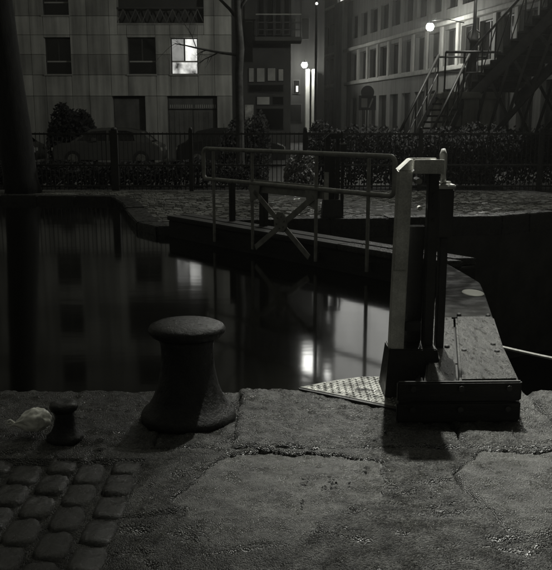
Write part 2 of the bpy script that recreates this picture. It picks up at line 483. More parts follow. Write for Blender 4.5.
# thousands of small wet setts behind the kerb: too small to pick apart
mb = MB()
lipx = [p[0] for p in far_lip]; lipy = [p[1] for p in far_lip]
y = 13.3; row = 0
while y < 19.3:
    x = -9.0 + (row % 2) * .09
    while x < 9.5:
        wv = .165 + rnd.uniform(-.02, .02)
        ly = np.interp(x, lipx, lipy)
        if y > ly + .45:
            z = .012 + rnd.uniform(-.004, .004) + .012 * math.sin(x * .9 + y * .6); tx, ty = rnd.uniform(-.006, .006), rnd.uniform(-.005, .005)
            h = .058; w2 = wv / 2 - .008; k = len(mb.v)
            for (ax, ay, az) in ((-1, -1, 0), (1, -1, 0), (1, 1, 0), (-1, 1, 0)): mb.v.append((x + ax * w2, y + ay * h, z - .04))
            for (ax, ay) in ((-1, -1), (1, -1), (1, 1), (-1, 1)): mb.v.append((x + ax * w2 * .82, y + ay * h * .76, z + ax * tx + ay * ty))
            mb.f.append((k + 4, k + 5, k + 6, k + 7))
            for i in range(4): j = (i + 1) % 4; mb.f.append((k + i, k + j, k + 4 + j, k + 4 + i))
        x += wv
    y += .132; row += 1
cob = mb.build('cobbles', 'cobble_wet', far); cob['kind'] = 'stuff'

mb = MB(); mb.v += [(-150, 4.5, WATER), (1.0, 4.5, WATER), (1.45, 7.6, WATER), (1.62, 8.05, WATER), (-1.5, 13.0, WATER), (-3.0, 17.95, WATER), (-150, 17.95, WATER)]; mb.f.append(tuple(range(7)))
tag(mb.build('water', 'water'), 'still black water of the full canal basin', kind='structure')
mb = MB(); mb.v += [(150, 4.5, -2.6), (0.9, 4.5, -2.6), (1.6, 7.9, -2.6), (-2.3, 13.9, -2.6), (-2.3, 15.1, -2.6), (150, 15.1, -2.6)]; mb.f.append(tuple(range(6)))
tag(mb.build('water', 'water'), 'low dark water in the empty lock chamber', kind='structure')

# ================================================================== LOCK GATES
# far leaf -------------------------------------------------------------
pA, pB = Vector((-0.84, 11.13, 0)), Vector((1.05, 8.78, 0))
u = (pB - pA).normalized(); nrm = Vector((u.y, -u.x, 0))
if nrm.x < 0: nrm = -nrm
def fl(t, off, z): q = pA + u * t + nrm * off; return Vector((q.x, q.y, z))
T0, T1 = -1.35, (pB - pA).length + 1.02
def tpx(px):                       # where the vertical plane of the railing is met by a pixel column
    d = ray(px, 200); # solve x/y
    r_ = d.x / d.y
    return (r_ * pA.y - pA.x) / (u.x - r_ * u.y)
g2 = thing('lock_gate', 'far lock gate leaf carrying the long pipe railing with a crossed brace', 'lock gate', (pA.x, pA.y, -0.1), 'lock gate leaves')
mb = MB(); mb.prism([fl(T0, .05, 0), fl(T1, .05, 0), fl(T1 + .1, .42, 0), fl(T0, .42, 0)], -4, .15)
mb.build('gate_body', 'gate_timber', g2, bevel=.01)
for q, (o0, o1) in enumerate(((.02, .235), (.245, .46))):
    ts = tpx(336)
    mb = MB(); mb.prism([fl(ts + .01, o0, 0), fl(T1 - .05, o0, 0), fl(T1 + .08, o1, 0), fl(ts + .01, o1, 0)], .153, .225 + .006 * q)
    mb.build('deck_plank', 'gate_deck', g2, bevel=.012)
    mb = MB(); mb.prism([fl(T0, o0, 0), fl(ts, o0, 0), fl(ts, o1, 0), fl(T0, o1, 0)], .153, .222 + .004 * q)  # this length takes the dark tone to paint in the shade
    mb.build('deck_plank', 'gate_timber', g2, bevel=.012)
ROFF = -0.03
tl, tr = tpx(206), tpx(396)
zt, zm = 1.26, 0.845
rr = 0.07
loop = []
def arc(c_t, c_z, a0, a1):
    for i in range(5):
        a = a0 + (a1 - a0) * i / 4
        loop.append(fl(c_t + rr * math.cos(a), ROFF, c_z + rr * math.sin(a)))
arc(tl + rr, zt - rr, math.pi, math.pi / 2); arc(tr - rr, zt - rr, math.pi / 2, 0)
arc(tr - rr, zm + rr, 0, -math.pi / 2); arc(tl + rr, zm + rr, -math.pi / 2, -math.pi)
loop.append(loop[0])
mb = MB(); mb.tube(loop, 0.028, 12, cap=False); mb.build('rail', 'paint_rail', g2, smooth=True)
pts = [216, 254.5, 318.3, 370.5]
for i, px in enumerate(pts):
    t = tpx(px)
    po = MB(); po.bar(fl(t, ROFF - .005, -.02), fl(t, ROFF - .005, zt - .03), .042, .026, up=nrm)
    pob = po.build('post', 'paint_rail', g2, bevel=.004)
    mb = MB(); mb.bar(fl(t - .05, ROFF + .02, .05), fl(t + .05, ROFF + .02, .05), .03, .09)
    mb.build('foot_bracket', 'paint_dark', pob, bevel=.004)
ta, tb = tpx(254.5), tpx(318.3)
mb = MB(); mb.bar(fl(ta - .12, ROFF + .035, zm - .035), fl(tb + .08, ROFF + .035, zm - .035), .016, .16)
mb.build('stringer_plate', 'paint_rail', g2, bevel=.003)
tm = (ta + tb) / 2; zc = 0.40
for k_, (t0, z0, t1, z1) in enumerate(((ta + .06, zm - .10, tb - .10, .02), (tb - .02, zm - .10, ta + .10, .02))):
    mb = MB(); mb.bar(fl(t0, ROFF - .02 - .014 * k_, z0), fl(t1, ROFF - .02 - .014 * k_, z1), .012, .075, up=(0, 0, 1))
    mb.build('brace', 'paint_rail', g2, bevel=.002)
mb = MB()
oc = [(tm - .0 + .13 * math.cos(a), zc + .13 * math.sin(a)) for a in [math.pi / 8 + i * math.pi / 4 for i in range(8)]]
k = 0
for off in (-.075, -.060):
    mb.v += [tuple(fl(t, off, z)) for t, z in oc]
mb.f += [tuple(range(8)), tuple(range(15, 7, -1))] + [(i, (i + 1) % 8, 8 + (i + 1) % 8, 8 + i) for i in range(8)]
hub = mb.build('gusset_plate', 'paint_rail', g2, bevel=.003)
for a in range(6):
    an = a * math.pi / 3 + .3
    c0 = fl(tm + .075 * math.cos(an), -.077, zc + .075 * math.sin(an))
    mb = MB(); mb.tube([c0, c0 - nrm * .016], .013, 8); mb.build('rivet', 'paint_rail', hub)
for t, z, sg in ((ta + .02, zm - .12, 1), (tb - .02, zm - .12, -1)):
    mb = MB()
    tri = [(t - .06 * sg, z + .1), (t + .16 * sg, z + .1), (t + .12 * sg, z - .07), (t - .04 * sg, z - .12)]
    for off in (-.056, -.044): mb.v += [tuple(fl(a, off, b2)) for a, b2 in tri]
    mb.f += [(0, 1, 2, 3), (7, 6, 5, 4)] + [(i, (i + 1) % 4, 4 + (i + 1) % 4, 4 + i) for i in range(4)]
    mb.build('gusset_plate', 'paint_rail', g2)
# dark upright stays behind the rail
for px in (240, 209):
    t = tpx(px)
    mb = MB(); mb.bar(fl(t, .40, .2), fl(t, .40, .78), .11 if px == 240 else .06, .08, up=nrm); mb.build('stay', 'paint_dark', g2, bevel=.006)

# near leaf -------------------------------------------------------------
g1 = thing('lock_gate', 'near lock gate leaf with gritty pale decking beside the grey winch stand', 'lock gate', (1.1, 4.2, -0.1), 'lock gate leaves')
Lf = lambda y: .80 + .225 * (y - 4.14)
Rt = [(1.325, 4.17)] + [tuple(gp(*p, .235))[:2] for p in ((503, 345), (494, 317), (485, 292), (480, 281), (465, 272), (447, 262))]
mb = MB(); mb.prism([(Lf(4.72) , 4.72), (1.37, 4.72), (Rt[2][0] - .03, Rt[2][1]), (Rt[3][0] - .03, Rt[3][1]), (Rt[5][0] - .03, Rt[5][1] - .02), (Lf(7.7), 7.7)], -4, .155); mb.build('gate_body', 'gate_timber', g1, bevel=.01)
mb = MB(); mb.prism([(.72, 4.18), (1.315, 4.19), (1.40, 4.715), (.90, 4.715)], .012, .155); mb.build('heel_timber', 'gate_timber', g1, bevel=.012)
for z0, z1, dy in ((.006, .118, 0), (.124, .236, .004)):  # dark boards added to blacken the unlit front and close a lit gap
    mb = MB(); mb.prism([(.655, 4.116 - dy), (1.33, 4.135 - dy), (1.335, 4.163), (.655, 4.144)], z0, z1); fb_ = mb.build('cover_board', 'gate_timber', g1, bevel=.008)
    for xx in (.74, 1.0, 1.26):
        yy = 4.116 - dy + (xx - .655) * .028; zz_ = (z0 + z1) / 2 + .02
        mb = MB(); mb.tube([(xx, yy + .004, zz_), (xx, yy - .012, zz_)], .016, 8); mb.build('bolt', 'paint_dark', fb_)
J = lambda y: .985 + .205 * (y - 4.14)           # joint between the two planks
ym = 5.62
def rx(y):
    for (x0, y0), (x1, y1) in zip(Rt, Rt[1:]):
        if y0 <= y <= y1: return x0 + (x1 - x0) * (y - y0) / (y1 - y0)
    return Rt[-1][0] if y > 5 else Rt[0][0]
mb = MB(); mb.prism([(Lf(4.15), 4.15), (J(4.15) - .008, 4.15), (J(ym) - .008, ym), (Lf(ym), ym)], .158, .232); mb.build('deck_plank', 'gate_deck', g1, bevel=.012)
mb = MB(); mb.prism([(J(4.15) + .008, 4.15), Rt[0], Rt[1], (rx(ym), ym), (J(ym) + .008, ym)], .158, .238); mb.build('deck_plank', 'gate_deck', g1, bevel=.014)
mb = MB(); mb.prism([(Lf(ym), ym + .015), (rx(ym), ym + .015), Rt[3], Rt[4], Rt[5], Rt[6], (Lf(7.85), 7.85)], .158, .222); mb.build('deck_plate', 'gate_deck_dark', g1, bevel=.01)  # far part of the deck in a darker, rougher tone
mb = MB(); mb.lathe([(.001, 0), (.088, 0), (.086, .003), (.07, .005), (.001, .006)], (gp(473, 292, .23).x, gp(473, 292, .23).y, .2225), 28, 1.0, 1.6); mb.build('glint_disc', 'pilaster_white', g1, smooth=True)  # white disc painted in for a bright reflection on the deck
for px, py in ((459, 315), (488, 316), (447, 347), (464, 351), (493, 345), (497, 352)):
    q = gp(px, py, .235)
    mb = MB(); mb.lathe([(.001, -.01), (.017, -.01), (.017, .006), (.012, .012), (.001, .013)], (q.x, q.y, .236), 10); mb.build('bolt', 'iron_black', g1)

# chain from the leaf to the quay
mb = MB()
c0, c1 = Vector((1.50, 5.25, .12)), Vector((2.9, 4.72, .02))
for i in range(41):
    t = i / 40; q = c0.lerp(c1, t); q.z -= .10 * 4 * t * (1 - t) * .35
    if i: mb.tube([prev, q], .012, 6)
    prev = q
tag(mb.build('mooring_rope', 'rope'), 'thin pale rope slung from the near gate towards the quay', 'rope')

# ================================================================== WINCH STANDS
def winch(name, label, loc, sc_=1.0, rot=0.0):
    t = thing(name, label, 'winch stand', (0, 0, 0), 'lock winch stands')
    def P(mb, nm, mat, par=None, bevel=.006, smooth=False): return mb.build(nm, mat, par or t, bevel=bevel, smooth=smooth)
    # local frame: x to the right, y away, origin below the left leg's outer front corner
    l1 = MB(); l1.v += [(.0, -.03, .0), (.085, -.03, .0), (.085, .05, 0), (0, .05, 0), (.030, -.03, 1.36), (.112, -.03, 1.36), (.112, .05, 1.37), (.030, .05, 1.37)]
    l1.f += [(0, 3, 2, 1), (4, 5, 6, 7), (0, 1, 5, 4), (1, 2, 6, 5), (2, 3, 7, 6), (3, 0, 4, 7)]
    leg = P(l1, 'leg', 'paint_grey')
    mb = MB(); mb.box(.012, .09, -.042, -.032, 0, .78); P(mb, 'cover_strip', 'paint_grey', leg, .003)
    mb = MB(); mb.v += [(.032, -.03, 1.362), (.112, -.03, 1.362), (.112, .12, 1.362), (.032, .12, 1.362), (.098, -.028, 1.425), (.112, -.028, 1.425), (.112, .12, 1.425), (.098, .12, 1.425)]
    mb.f += [(0, 3, 2, 1), (4, 5, 6, 7), (0, 1, 5, 4), (1, 2, 6, 5), (2, 3, 7, 6), (3, 0, 4, 7)]
    P(mb, 'corner_gusset', 'paint_grey', None, .003)
    # cap: a shallow open tray, so its slot is real
    mb = MB(); mb.box(.114, .280, -.06, -.045, 1.345, 1.425); P(mb, 'cap_front', 'paint_grey', None, .003)
    mb = MB(); mb.box(.114, .280, .16, .175, 1.345, 1.425); P(mb, 'cap_back', 'paint_grey', None, .003)
    mb = MB(); mb.box(.114, .280, -.044, .159, 1.345, 1.36); P(mb, 'cap_floor', 'paint_dark', None, .002)
    mb = MB(); mb.box(.235, .272, -.043, .158, 1.362, 1.418); P(mb, 'cap_block', 'paint_white', None, .004)
    l2 = MB(); l2.box(.215, .275, .03, .11, 0, 1.343); l2o = P(l2, 'leg', 'paint_dark')
    for z in (1.22, 1.15, 1.07):
        mb = MB(); mb.tube([(.245, .032, z), (.245, .018, z)], .009, 8); P(mb, 'bolt', 'iron_black', l2o, 0)
    mb = MB(); mb.box(.100, .213, .10, .115, .0, 1.03); P(mb, 'back_panel', 'iron_black')
    mb = MB(); mb.box(.100, .198, .028, .045, .40, .46); P(mb, 'cross_bar', 'paint_dark')
    mb = MB(); mb.tube([(.175, .10, 1.135), (.175, .06, 1.135)], .014, 10); P(mb, 'pin', 'paint_white', None, 0)
    mb = MB(); mb.tube([(.15, .10, 1.30), (.15, -.02, 1.30)], .018, 10); P(mb, 'spindle', 'tread_steel', None, 0)
    mb = MB(); mb.v += [(-.022, -.10, .021), (.335, -.10, .021), (.335, .19, .021), (-.022, .19, .021), (.004, -.052, .31), (.285, -.052, .31), (.285, .14, .31), (.004, .14, .31)]
    mb.f += [(0, 3, 2, 1), (4, 5, 6, 7), (0, 1, 5, 4), (1, 2, 6, 5), (2, 3, 7, 6), (3, 0, 4, 7)]
    P(mb, 'shade_boot', 'iron_black', None, .006)  # black box added where the foot of the leg lies in shade
    mb = MB(); mb.box(-.03, .345, -.10, .20, -.012, .02); P(mb, 'base_plate', 'iron_black', None, .005)
    mb = MB(); mb.box(.315, .405, .22, .33, .94, 1.235); sp = P(mb, 'gear_box', 'paint_dark'); mb = MB(); mb.box(.335, .385, .24, .31, 0, .938); P(mb, 'gear_post', 'iron_black', sp)
    mb = MB(); mb.box(.307, .413, .21, .34, 1.237, 1.262); P(mb, 'box_lid', 'paint_rail', sp, .006)
    mb = MB(); mb.tube([(.348, .275, 1.262), (.345, .275, 1.32), (.343, .27, 1.38), (.340, .265, 1.44), (.338, .262, 1.475)], [.02, .016, .022, .024, .012], 10); P(mb, 'lever', 'paint_rail', None, 0, True)
    mb = MB(); mb.tube([(.352 + .035 * math.cos(a), .27 + .035 * math.sin(a), 1.272) for a in [i * math.pi / 8 for i in range(17)]], .008, 6, cap=False); P(mb, 'collar_ring', 'tread_steel', None, 0)
    t.location = loc; t.rotation_euler = (0, 0, rot); t.scale = (sc_,) * 3
    return t
w1 = winch('winch_stand', 'tall pale grey winch stand with tray cap on the near quay edge', (.660, 4.57, .0))
w1.scale = (1, 1, .985)
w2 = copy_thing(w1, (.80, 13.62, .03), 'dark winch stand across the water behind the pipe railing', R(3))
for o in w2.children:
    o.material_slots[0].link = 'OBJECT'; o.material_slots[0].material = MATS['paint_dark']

# tread plate at the quay corner
tp = [gp(300, 391), gp(338, 383.5), gp(362, 380.5), Vector((.98, 4.86, 0)), Vector((.98, 4.30, 0)), Vector((.69, 4.31, 0))]
tpt = thing('tread_plate', 'studded steel tread plate over the water at the quay edge', 'tread plate', (.6, 4.6, 0))
mb = MB(); mb.prism(tp, .012, .026); mb.build('plate', 'tread_steel', tpt)
mb = MB(); mb.prism([tp[0] + Vector((-.01, -.005, 0)), tp[0] + Vector((-.005, -.03, 0)), tp[5] + Vector((-.01, -.03, 0)), tp[5] + Vector((0, -.004, 0))], .004, .024); mb.build('edge_strip', 'iron_black', tpt)
mb = MB(); row = 0
Xs = []; y = 4.2
while y < 4.95:
    x = .1 + (row % 2) * .02
    while x < 1.0: Xs.append((x, y, row)); x += .04
    y += .02; row += 1
P_ = np.array([(a[0], a[1]) for a in Xs]); sd_ = poly_sd(P_[:, 0], P_[:, 1], tp)
for (x, y, row), s_ in zip(Xs, sd_):
    if s_ > .016:
        a = R(45) if row % 2 else R(-45); ca, sa = math.cos(a), math.sin(a); k = len(mb.v)
        for (lx, ly, z) in ((-.013, 0, .0262), (0, -.005, .0262), (.013, 0, .0262), (0, .005, .0262), (-.006, 0, .031), (.006, 0, .031)):
            mb.v.append((x + lx * ca - ly * sa, y + lx * sa + ly * ca, z))
        mb.f += [(k, k + 1, k + 5, k + 4), (k + 1, k + 2, k + 5), (k + 2, k + 3, k + 4, k + 5), (k + 3, k, k + 4)]
st = mb.build('studs', 'tread_steel', tpt); st['kind'] = 'stuff'

# ================================================================== BOLLARDS, BAG
bc = Vector((-0.485, 4.22, 0))
bt = thing('bollard', 'big iron mooring bollard with mushroom cap at the water edge', 'bollard', bc, 'mooring bollards')
prof = [(.001, -.01), (.262, -.01), (.262, .03), (.25, .05), (.222, .075), (.195, .12), (.168, .19), (.150, .28), (.142, .37), (.146, .43), (.16, .46)]
MB().lathe(prof, bc, 40).build('shaft', 'iron_bollard', bt, smooth=True)
prof = [(.001, .45), (.15, .455), (.188, .470), (.208, .492), (.211, .508), (.200, .527), (.165, .543), (.105, .553), (.04, .558), (.001, .559)]
MB().lathe(prof, bc, 40, 1.0, 0.9).build('cap', 'iron_bollard', bt, smooth=True)
bs = Vector((-1.095, 3.92, 0))
st_ = thing('bollard', 'small low iron mooring stump beside the white bag', 'bollard', bs, 'mooring bollards')
MB().lathe([(.001, -.02), (.095, -.02), (.095, .015), (.075, .03), (.055, .07), (.05, .12), (.055, .15)], bs, 28).build('shaft', 'iron_bollard', st_, smooth=True)
MB().lathe([(.001, .14), (.05, .142), (.068, .155), (.074, .172), (.068, .188), (.05, .198), (.03, .196), (.001, .190)], bs, 28).build('cap', 'iron_bollard', st_, smooth=True)

bm = bmesh.new(); bmesh.ops.create_icosphere(bm, subdivisions=4, radius=1)
from mathutils import noise as mn
for v in bm.verts:
    p = v.co.copy(); tt = (p.x + 1) / 2
    w = 0.25 + 0.75 * min(1, max(0, (tt - .12) / .5)) ** .8
    q = Vector((p.x * .095, p.y * .06 * w, p.z * .055 * w))
    q += p.normalized() * (.016 * (1 - 2 * abs(mn.noise(p * 1.9))) + .008 * (1 - 2 * abs(mn.noise(p * 4.3))) + .003 * mn.noise(p * 10)) * w
    q.z = max(q.z, -.048 * w)
    v.co = q
me = bpy.data.meshes.new('plastic_bag'); bm.to_mesh(me); bm.free(); me.materials.append(MATS['bag_plastic'])
me.polygons.foreach_set('use_smooth', [True] * len(me.polygons))
bgt = thing('plastic_bag', 'crumpled white plastic bag lying on the dark quay', 'bag', (-1.295, 3.99, 0))
o = new_obj('bag_body', me, bgt); o.matrix_parent_inverse = Matrix.Identity(4); o.location = (.0, 0, .062); o.rotation_euler = (0, R(-9), R(8))
for a, ln in ((.55, .05), (.15, .045), (-.2, .04)):
    mb = MB(); b0 = Vector((-1.372, 3.985, .05)); mb.tube([b0, b0 + Vector((-ln * .5, -.006, ln * a * .9)), b0 + Vector((-ln, -.012, ln * a * .6))], [.008, .006, .002], 6)
    mb.build('bag_handle', 'bag_plastic', bgt, smooth=True)

# ================================================================== FENCE ON THE FAR BANK
FY = 19.45
fe = thing('iron_fence', 'long black iron bar fence along the far bank', 'fence', (0, FY, 0))
for z in (.12, .62, 1.36):
    mb = MB(); mb.box(-12, 12, FY - .02, FY + .02, z - .02, z + .02); mb.build('rail', 'paint_dark', fe)
bar = MB(); bar.tube([(0, 0, .02), (0, 0, 1.40)], .0095, 6); barm = bar.mesh('bar', 'paint_dark')
x = -11.95
while x < 12:
    inst('bar', barm, fe, (x, FY, 0)); x += .105
pm = MB(); pm.box(-.06, .06, -.05, .05, 0, 1.44); pm.lathe([(.001, 0), (.05, 0), (.06, .03), (.04, .07), (.001, .08)], (0, 0, 1.44), 10); pmm = pm.mesh('post', 'paint_dark', bevel=0)
for px in (-60, 115, 191, 305, 420, 540, 640):
    q = dp(px, 160, FY - .001); inst('post', pmm, fe, (q.x, FY - .0, 0), scale=(1.35 if px == 115 else .8,) * 2 + (1.0,))

# hedges, shrubs
def leaf_mass(name, label, cat, x0, x1, y0, y1, h, n, mat, seed, group=None, leaf=.06, lump=.35):
    r_ = random.Random(seed)
    t = thing(name, label, cat, ((x0 + x1) / 2, (y0 + y1) / 2, 0), group)
    mb = MB()
    for i in range(n):
        x = r_.uniform(x0, x1); y = r_.uniform(y0, y1)
        top = h * (1 - lump * .5 + lump * mn.noise(Vector((x * 1.3, y * 1.3, seed))))
        ex = min(1, min(x - x0, x1 - x) / max(.18, .2 * (x1 - x0) if x1 - x0 < 2 else .18))
        top *= .55 + .45 * math.sqrt(max(0, ex))
        z = top * (r_.random() ** .55)
        a = Vector((r_.gauss(0, 1), r_.gauss(0, 1), r_.gauss(0, 1))).normalized(); b2 = a.orthogonal().normalized() * leaf * r_.uniform(.6, 1.3); a = a * leaf * .5
        c0 = Vector((x, y, z)); k = len(mb.v)
        mb.v += [tuple(c0 - b2), tuple(c0 + a), tuple(c0 + b2), tuple(c0 - a)]; mb.f.append((k, k + 1, k + 2, k + 3))
    mb.build('foliage', mat, t)
    mb = MB()
    for i in range(max(2, int((x1 - x0) * 2.5))):
        x = r_.uniform(x0 + .1, x1 - .1); y = (y0 + y1) / 2 + r_.uniform(-.1, .1)
        mb.tube([(x, y, -.02), (x + r_.uniform(-.1, .1), y, h * .5), (x + r_.uniform(-.2, .2), y, h * .8)], [.025, .016, .006], 5)
    mb.build('stems', 'bark_dark', t)['kind'] = 'stuff'
    return t
leaf_mass('hedge', 'tall dark hedge behind the fence below the stairs', 'hedge', .7, 10.5, 20.0, 21.0, 1.62, 26000, 'leaf_dark', 3, 'hedges behind the fence', lump=.25)
leaf_mass('hedge', 'low dark hedge behind the fence in front of the cars', 'hedge', -11, -.2, 20.0, 20.9, .72, 13000, 'leaf_dark', 5, 'hedges behind the fence', lump=.3)
leaf_mass('shrub', 'dark round shrub before the panelled wall near the big trunk', 'shrub', -8.6, -6.9, 30.5, 31.6, 2.35, 4000, 'leaf_dark', 8, 'shrubs', leaf=.09)
leaf_mass('shrub', 'dark shrub at the foot of the pale slender tree', 'shrub', -1.9, -.2, 27, 28, 2.0, 3500, 'leaf_dark', 9, 'shrubs', leaf=.08)
leaf_mass('shrub', 'pale mottled shrub seen through the middle of the railing', 'shrub', .2, .95, 18.6, 19.2, 1.15, 900, 'leaf_pale', 12, 'shrubs', leaf=.06)

# ================================================================== TREES
def limb(mb, p0, d, L, r0, r_, depth, n=7, bend=.25, gravity=.02):
    pts = [p0.copy()]; rs = [r0]; p = p0.copy(); d = d.normalized(); N = 6
    kids = []
    for i in range(N):
        d = (d + Vector((r_.gauss(0, bend), r_.gauss(0, bend), r_.gauss(0, bend) * .6 + gravity)) * .45).normalized()
        p = p + d * L / N; pts.append(p.copy()); rs.append(r0 * (1 - .75 * (i + 1) / N)); kids.append((p.copy(), d.copy(), rs[-1]))
    mb.tube(pts, rs, n)
    if depth > 0:
        for i in range(1, N):
            for _ in range(1 if depth > 1 else 2):
                q, dd, rr_ = kids[i]
                a = dd.orthogonal().normalized(); a.rotate(Matrix.Rotation(r_.uniform(0, 2 * math.pi), 3, dd))
                limb(mb, q, (dd * .6 + a * .8 + Vector((0, 0, .25))), L * r_.uniform(.35, .6), rr_ * .6, r_, depth - 1, max(4, n - 2), bend, gravity)
def tree(label, base, trunk, mat, seed, limbs, depth=2, group=None, name='tree'):
    t = thing(name, label, 'tree', base, group)
    r_ = random.Random(seed)
    base = Vector(base)
    mb = MB(); mb.tube([base + Vector(p) for p, r0 in trunk], [r0 for p, r0 in trunk], 14)
    mb.build('trunk', mat, t, smooth=True)
    mb = MB()
    for p, d, L, r0 in limbs: limb(mb, base + Vector(p), Vector(d), L, r0, r_, depth)
    mb.build('crown', mat, t, smooth=True)
    return t
b0 = Vector((-1.06, 24, 0))
tree('slender bare tree with a branch reaching over the lit window', b0, [((0, 0, -.1), .2), ((0, 0, .3), .135), ((.0, 0, 1.5), .12), ((-.02, 0, 3.0), .115), ((.03, 0, 3.7), .12), ((-.03, 0, 4.6), .10), ((-.06, 0, 6), .085), ((.05, 0, 8), .06), ((.1, 0, 10), .03)], 'bark', 4,
     [((.02, 0, 3.55), (-1, -.1, .12), 1.9, .05), ((0, 0, 4.5), (-.6, .2, .9), 2.6, .055), ((0, 0, 4.8), (.8, 0, .8), 2.2, .05), ((-.05, 0, 5.6), (-.7, -.4, .7), 2.4, .05), ((0, 0, 6.6), (.5, .5, .9), 2.4, .045), ((.05, 0, 7.6), (-.5, .3, .9), 2.2, .04)])
b0 = Vector((-6.05, 18.9, 0))
tree('massive leaning tree trunk at the left edge by the fence', b0, [((.12, 0, -.1), .44), ((.06, 0, .35), .38), ((.0, 0, 1.3), .37), ((-.12, 0, 3), .33), ((-.2, 0, 4.4), .31), ((-.3, 0, 6.0), .27), ((-.3, 0, 8), .2), ((-.2, 0, 11), .1)], 'bark_dark', 9,
     [((-.2, 0, 5.0), (-.9, -.1, .7), 4.5, .14), ((-.3, 0, 6.2), (.9, .1, .9), 4.5, .13), ((-.3, 0, 7.5), (-.2, -.9, .8), 4.0, .11), ((-.25, 0, 8.2), (.5, .8, .8), 4.0, .10), ((-.22, 0, 9.5), (-.6, .3, 1), 3.2, .07)])

# ================================================================== LEFT APARTMENT HOUSE
D1 = 34.0
def lx(px): return dp(px, 100, D1).x
def lz(py): return dp(130, py, D1).z
ab = thing('apartment_house', 'panelled grey apartment house with one lit window', 'building', (lx(126), D1, 0))
ZR = [0, lz(96), lz(75), lz(54.5), lz(35), lz(16)]
st_h = lz(16) - lz(75)                          # one storey
rows = [(ZR[0], ZR[1])] + [(ZR[i], ZR[i + 1]) for i in range(1, 5)]
z = ZR[5]
while z < 15: rows.append((z, z + st_h / 3 * 1.0)); rows.append((z + st_h / 3, z + st_h * 2 / 3)); rows.append((z + st_h * 2 / 3, z + st_h)); z += st_h
cols = [lx(p) for p in (-120, -85, -45, -15, 20, 34, 47, 73, 90, 112, 129, 157, 171.5, 198.5, 215, 232)]
wins = []
for base_y in range(0, 6):                       # storeys
    zb, zt_ = lz(74.5) + base_y * st_h, lz(37.5) + base_y * st_h
    for (p0, p1) in ((-85, -45), (47, 73), (129, 157), (171.5, 198.5)):
        if base_y == 1 and p0 > 100: continue
        wins.append((lx(p0), lx(p1), zb, zt_, base_y == 0 and p0 == 171.5))
holes = [(w[0], w[1], w[2], w[3]) for w in wins]
holes += [(lx(167), lx(217), 0, lz(97)), (lx(112), lx(145), 0, lz(97)), (lx(120), lx(205), lz(25), lz(25) + 2.0)]
# wall core behind the panels
mb = MB(); mb.box(lx(-120), lx(232), D1 + .45, D1 + 11, -.1, 16.2); mb.build('wall_core', 'core_dark', ab)
mb = MB(); mb.box(lx(-120) - .2, lx(232) + .15, D1 - .15, D1 + 11.2, 16.25, 16.6); mb.build('roof', 'roof_zinc', ab)
def cut(rects, h):
    out = []
    for (a, b2, c0, d0) in rects:
        x0, x1, z0, z1 = h
        if x1 <= a or x0 >= b2 or z1 <= c0 or z0 >= d0: out.append((a, b2, c0, d0)); continue
        if a < x0: out.append((a, x0, c0, d0))
        if x1 < b2: out.append((x1, b2, c0, d0))
        m0, m1 = max(a, x0), min(b2, x1)
        if c0 < z0: out.append((m0, m1, c0, z0))
        if z1 < d0: out.append((m0, m1, z1, d0))
    return out
for ri, (z0, z1) in enumerate(rows):
    for ci in range(len(cols) - 1):
        if cols[ci] < lx(-90) and False: continue
        rects = [(cols[ci], cols[ci + 1], z0, z1)]
        for h in holes: rects = cut(rects, h)
        for (a, b2, c0, d0) in rects:
            if b2 - a < .06 or d0 - c0 < .06: continue
            mb = MB(); dy = rnd.uniform(0, .012)
            mb.box(a + .008, b2 - .008, D1 - dy, D1 + .449, c0 + .008, d0 - .008)
            mb.build('facade_panel', 'panel_dark' if ri in (2, 0) or (ri > 4 and ri % 3 == 2) else 'panel_light', ab)
def window(par, x0, x1, z0, z1, Y, lit=False, fm='frame_dark'):
    fr = MB(); t = .045
    zt_ = z0 + (z1 - z0) * .36; xm = (x0 + x1) / 2
    for bx in ((x0 + .01, x1 - .01, z0 + .01, z0 + t), (x0 + .01, x1 - .01, z1 - t, z1 - .01), (x0 + .01, x0 + t, z0 + t, z1 - t), (x1 - t, x1 - .01, z0 + t, z1 - t), (xm - .03, xm + .03, zt_ + .03, z1 - t)):
        fr.box(bx[0], bx[1], Y, Y + .07, bx[2], bx[3])
    w = fr.build('window', fm, par)
    mb = MB(); mb.box(x0 + t, x1 - t, Y - .012, Y + .07, zt_ - .03, zt_ + .03); mb.build('transom', 'frame_pale', w)
    mb = MB(); mb.box(x0 - .04, x1 + .04, Y - .30, Y - .002, z0 - .05, z0 + .008); mb.build('sill', 'frame_pale', w)
    panes = ((x0 + t, xm - .03, zt_ + .03, z1 - t, 'lit_pane_dim'), (xm + .03, x1 - t, zt_ + .03, z1 - t, 'lit_pane'), (x0 + t, x1 - t, z0 + t, zt_ - .03, 'lit_pane_mixed'))
    for a, b2, c0, d0, mt in panes:
        mb = MB(); mb.box(a, b2, Y + .03, Y + .045, c0, d0); mb.build('pane', mt if lit else 'glass_dark', w)
    return w
for (x0, x1, z0, z1, lit) in wins: window(ab, x0, x1, z0, z1, D1 + .22, lit)
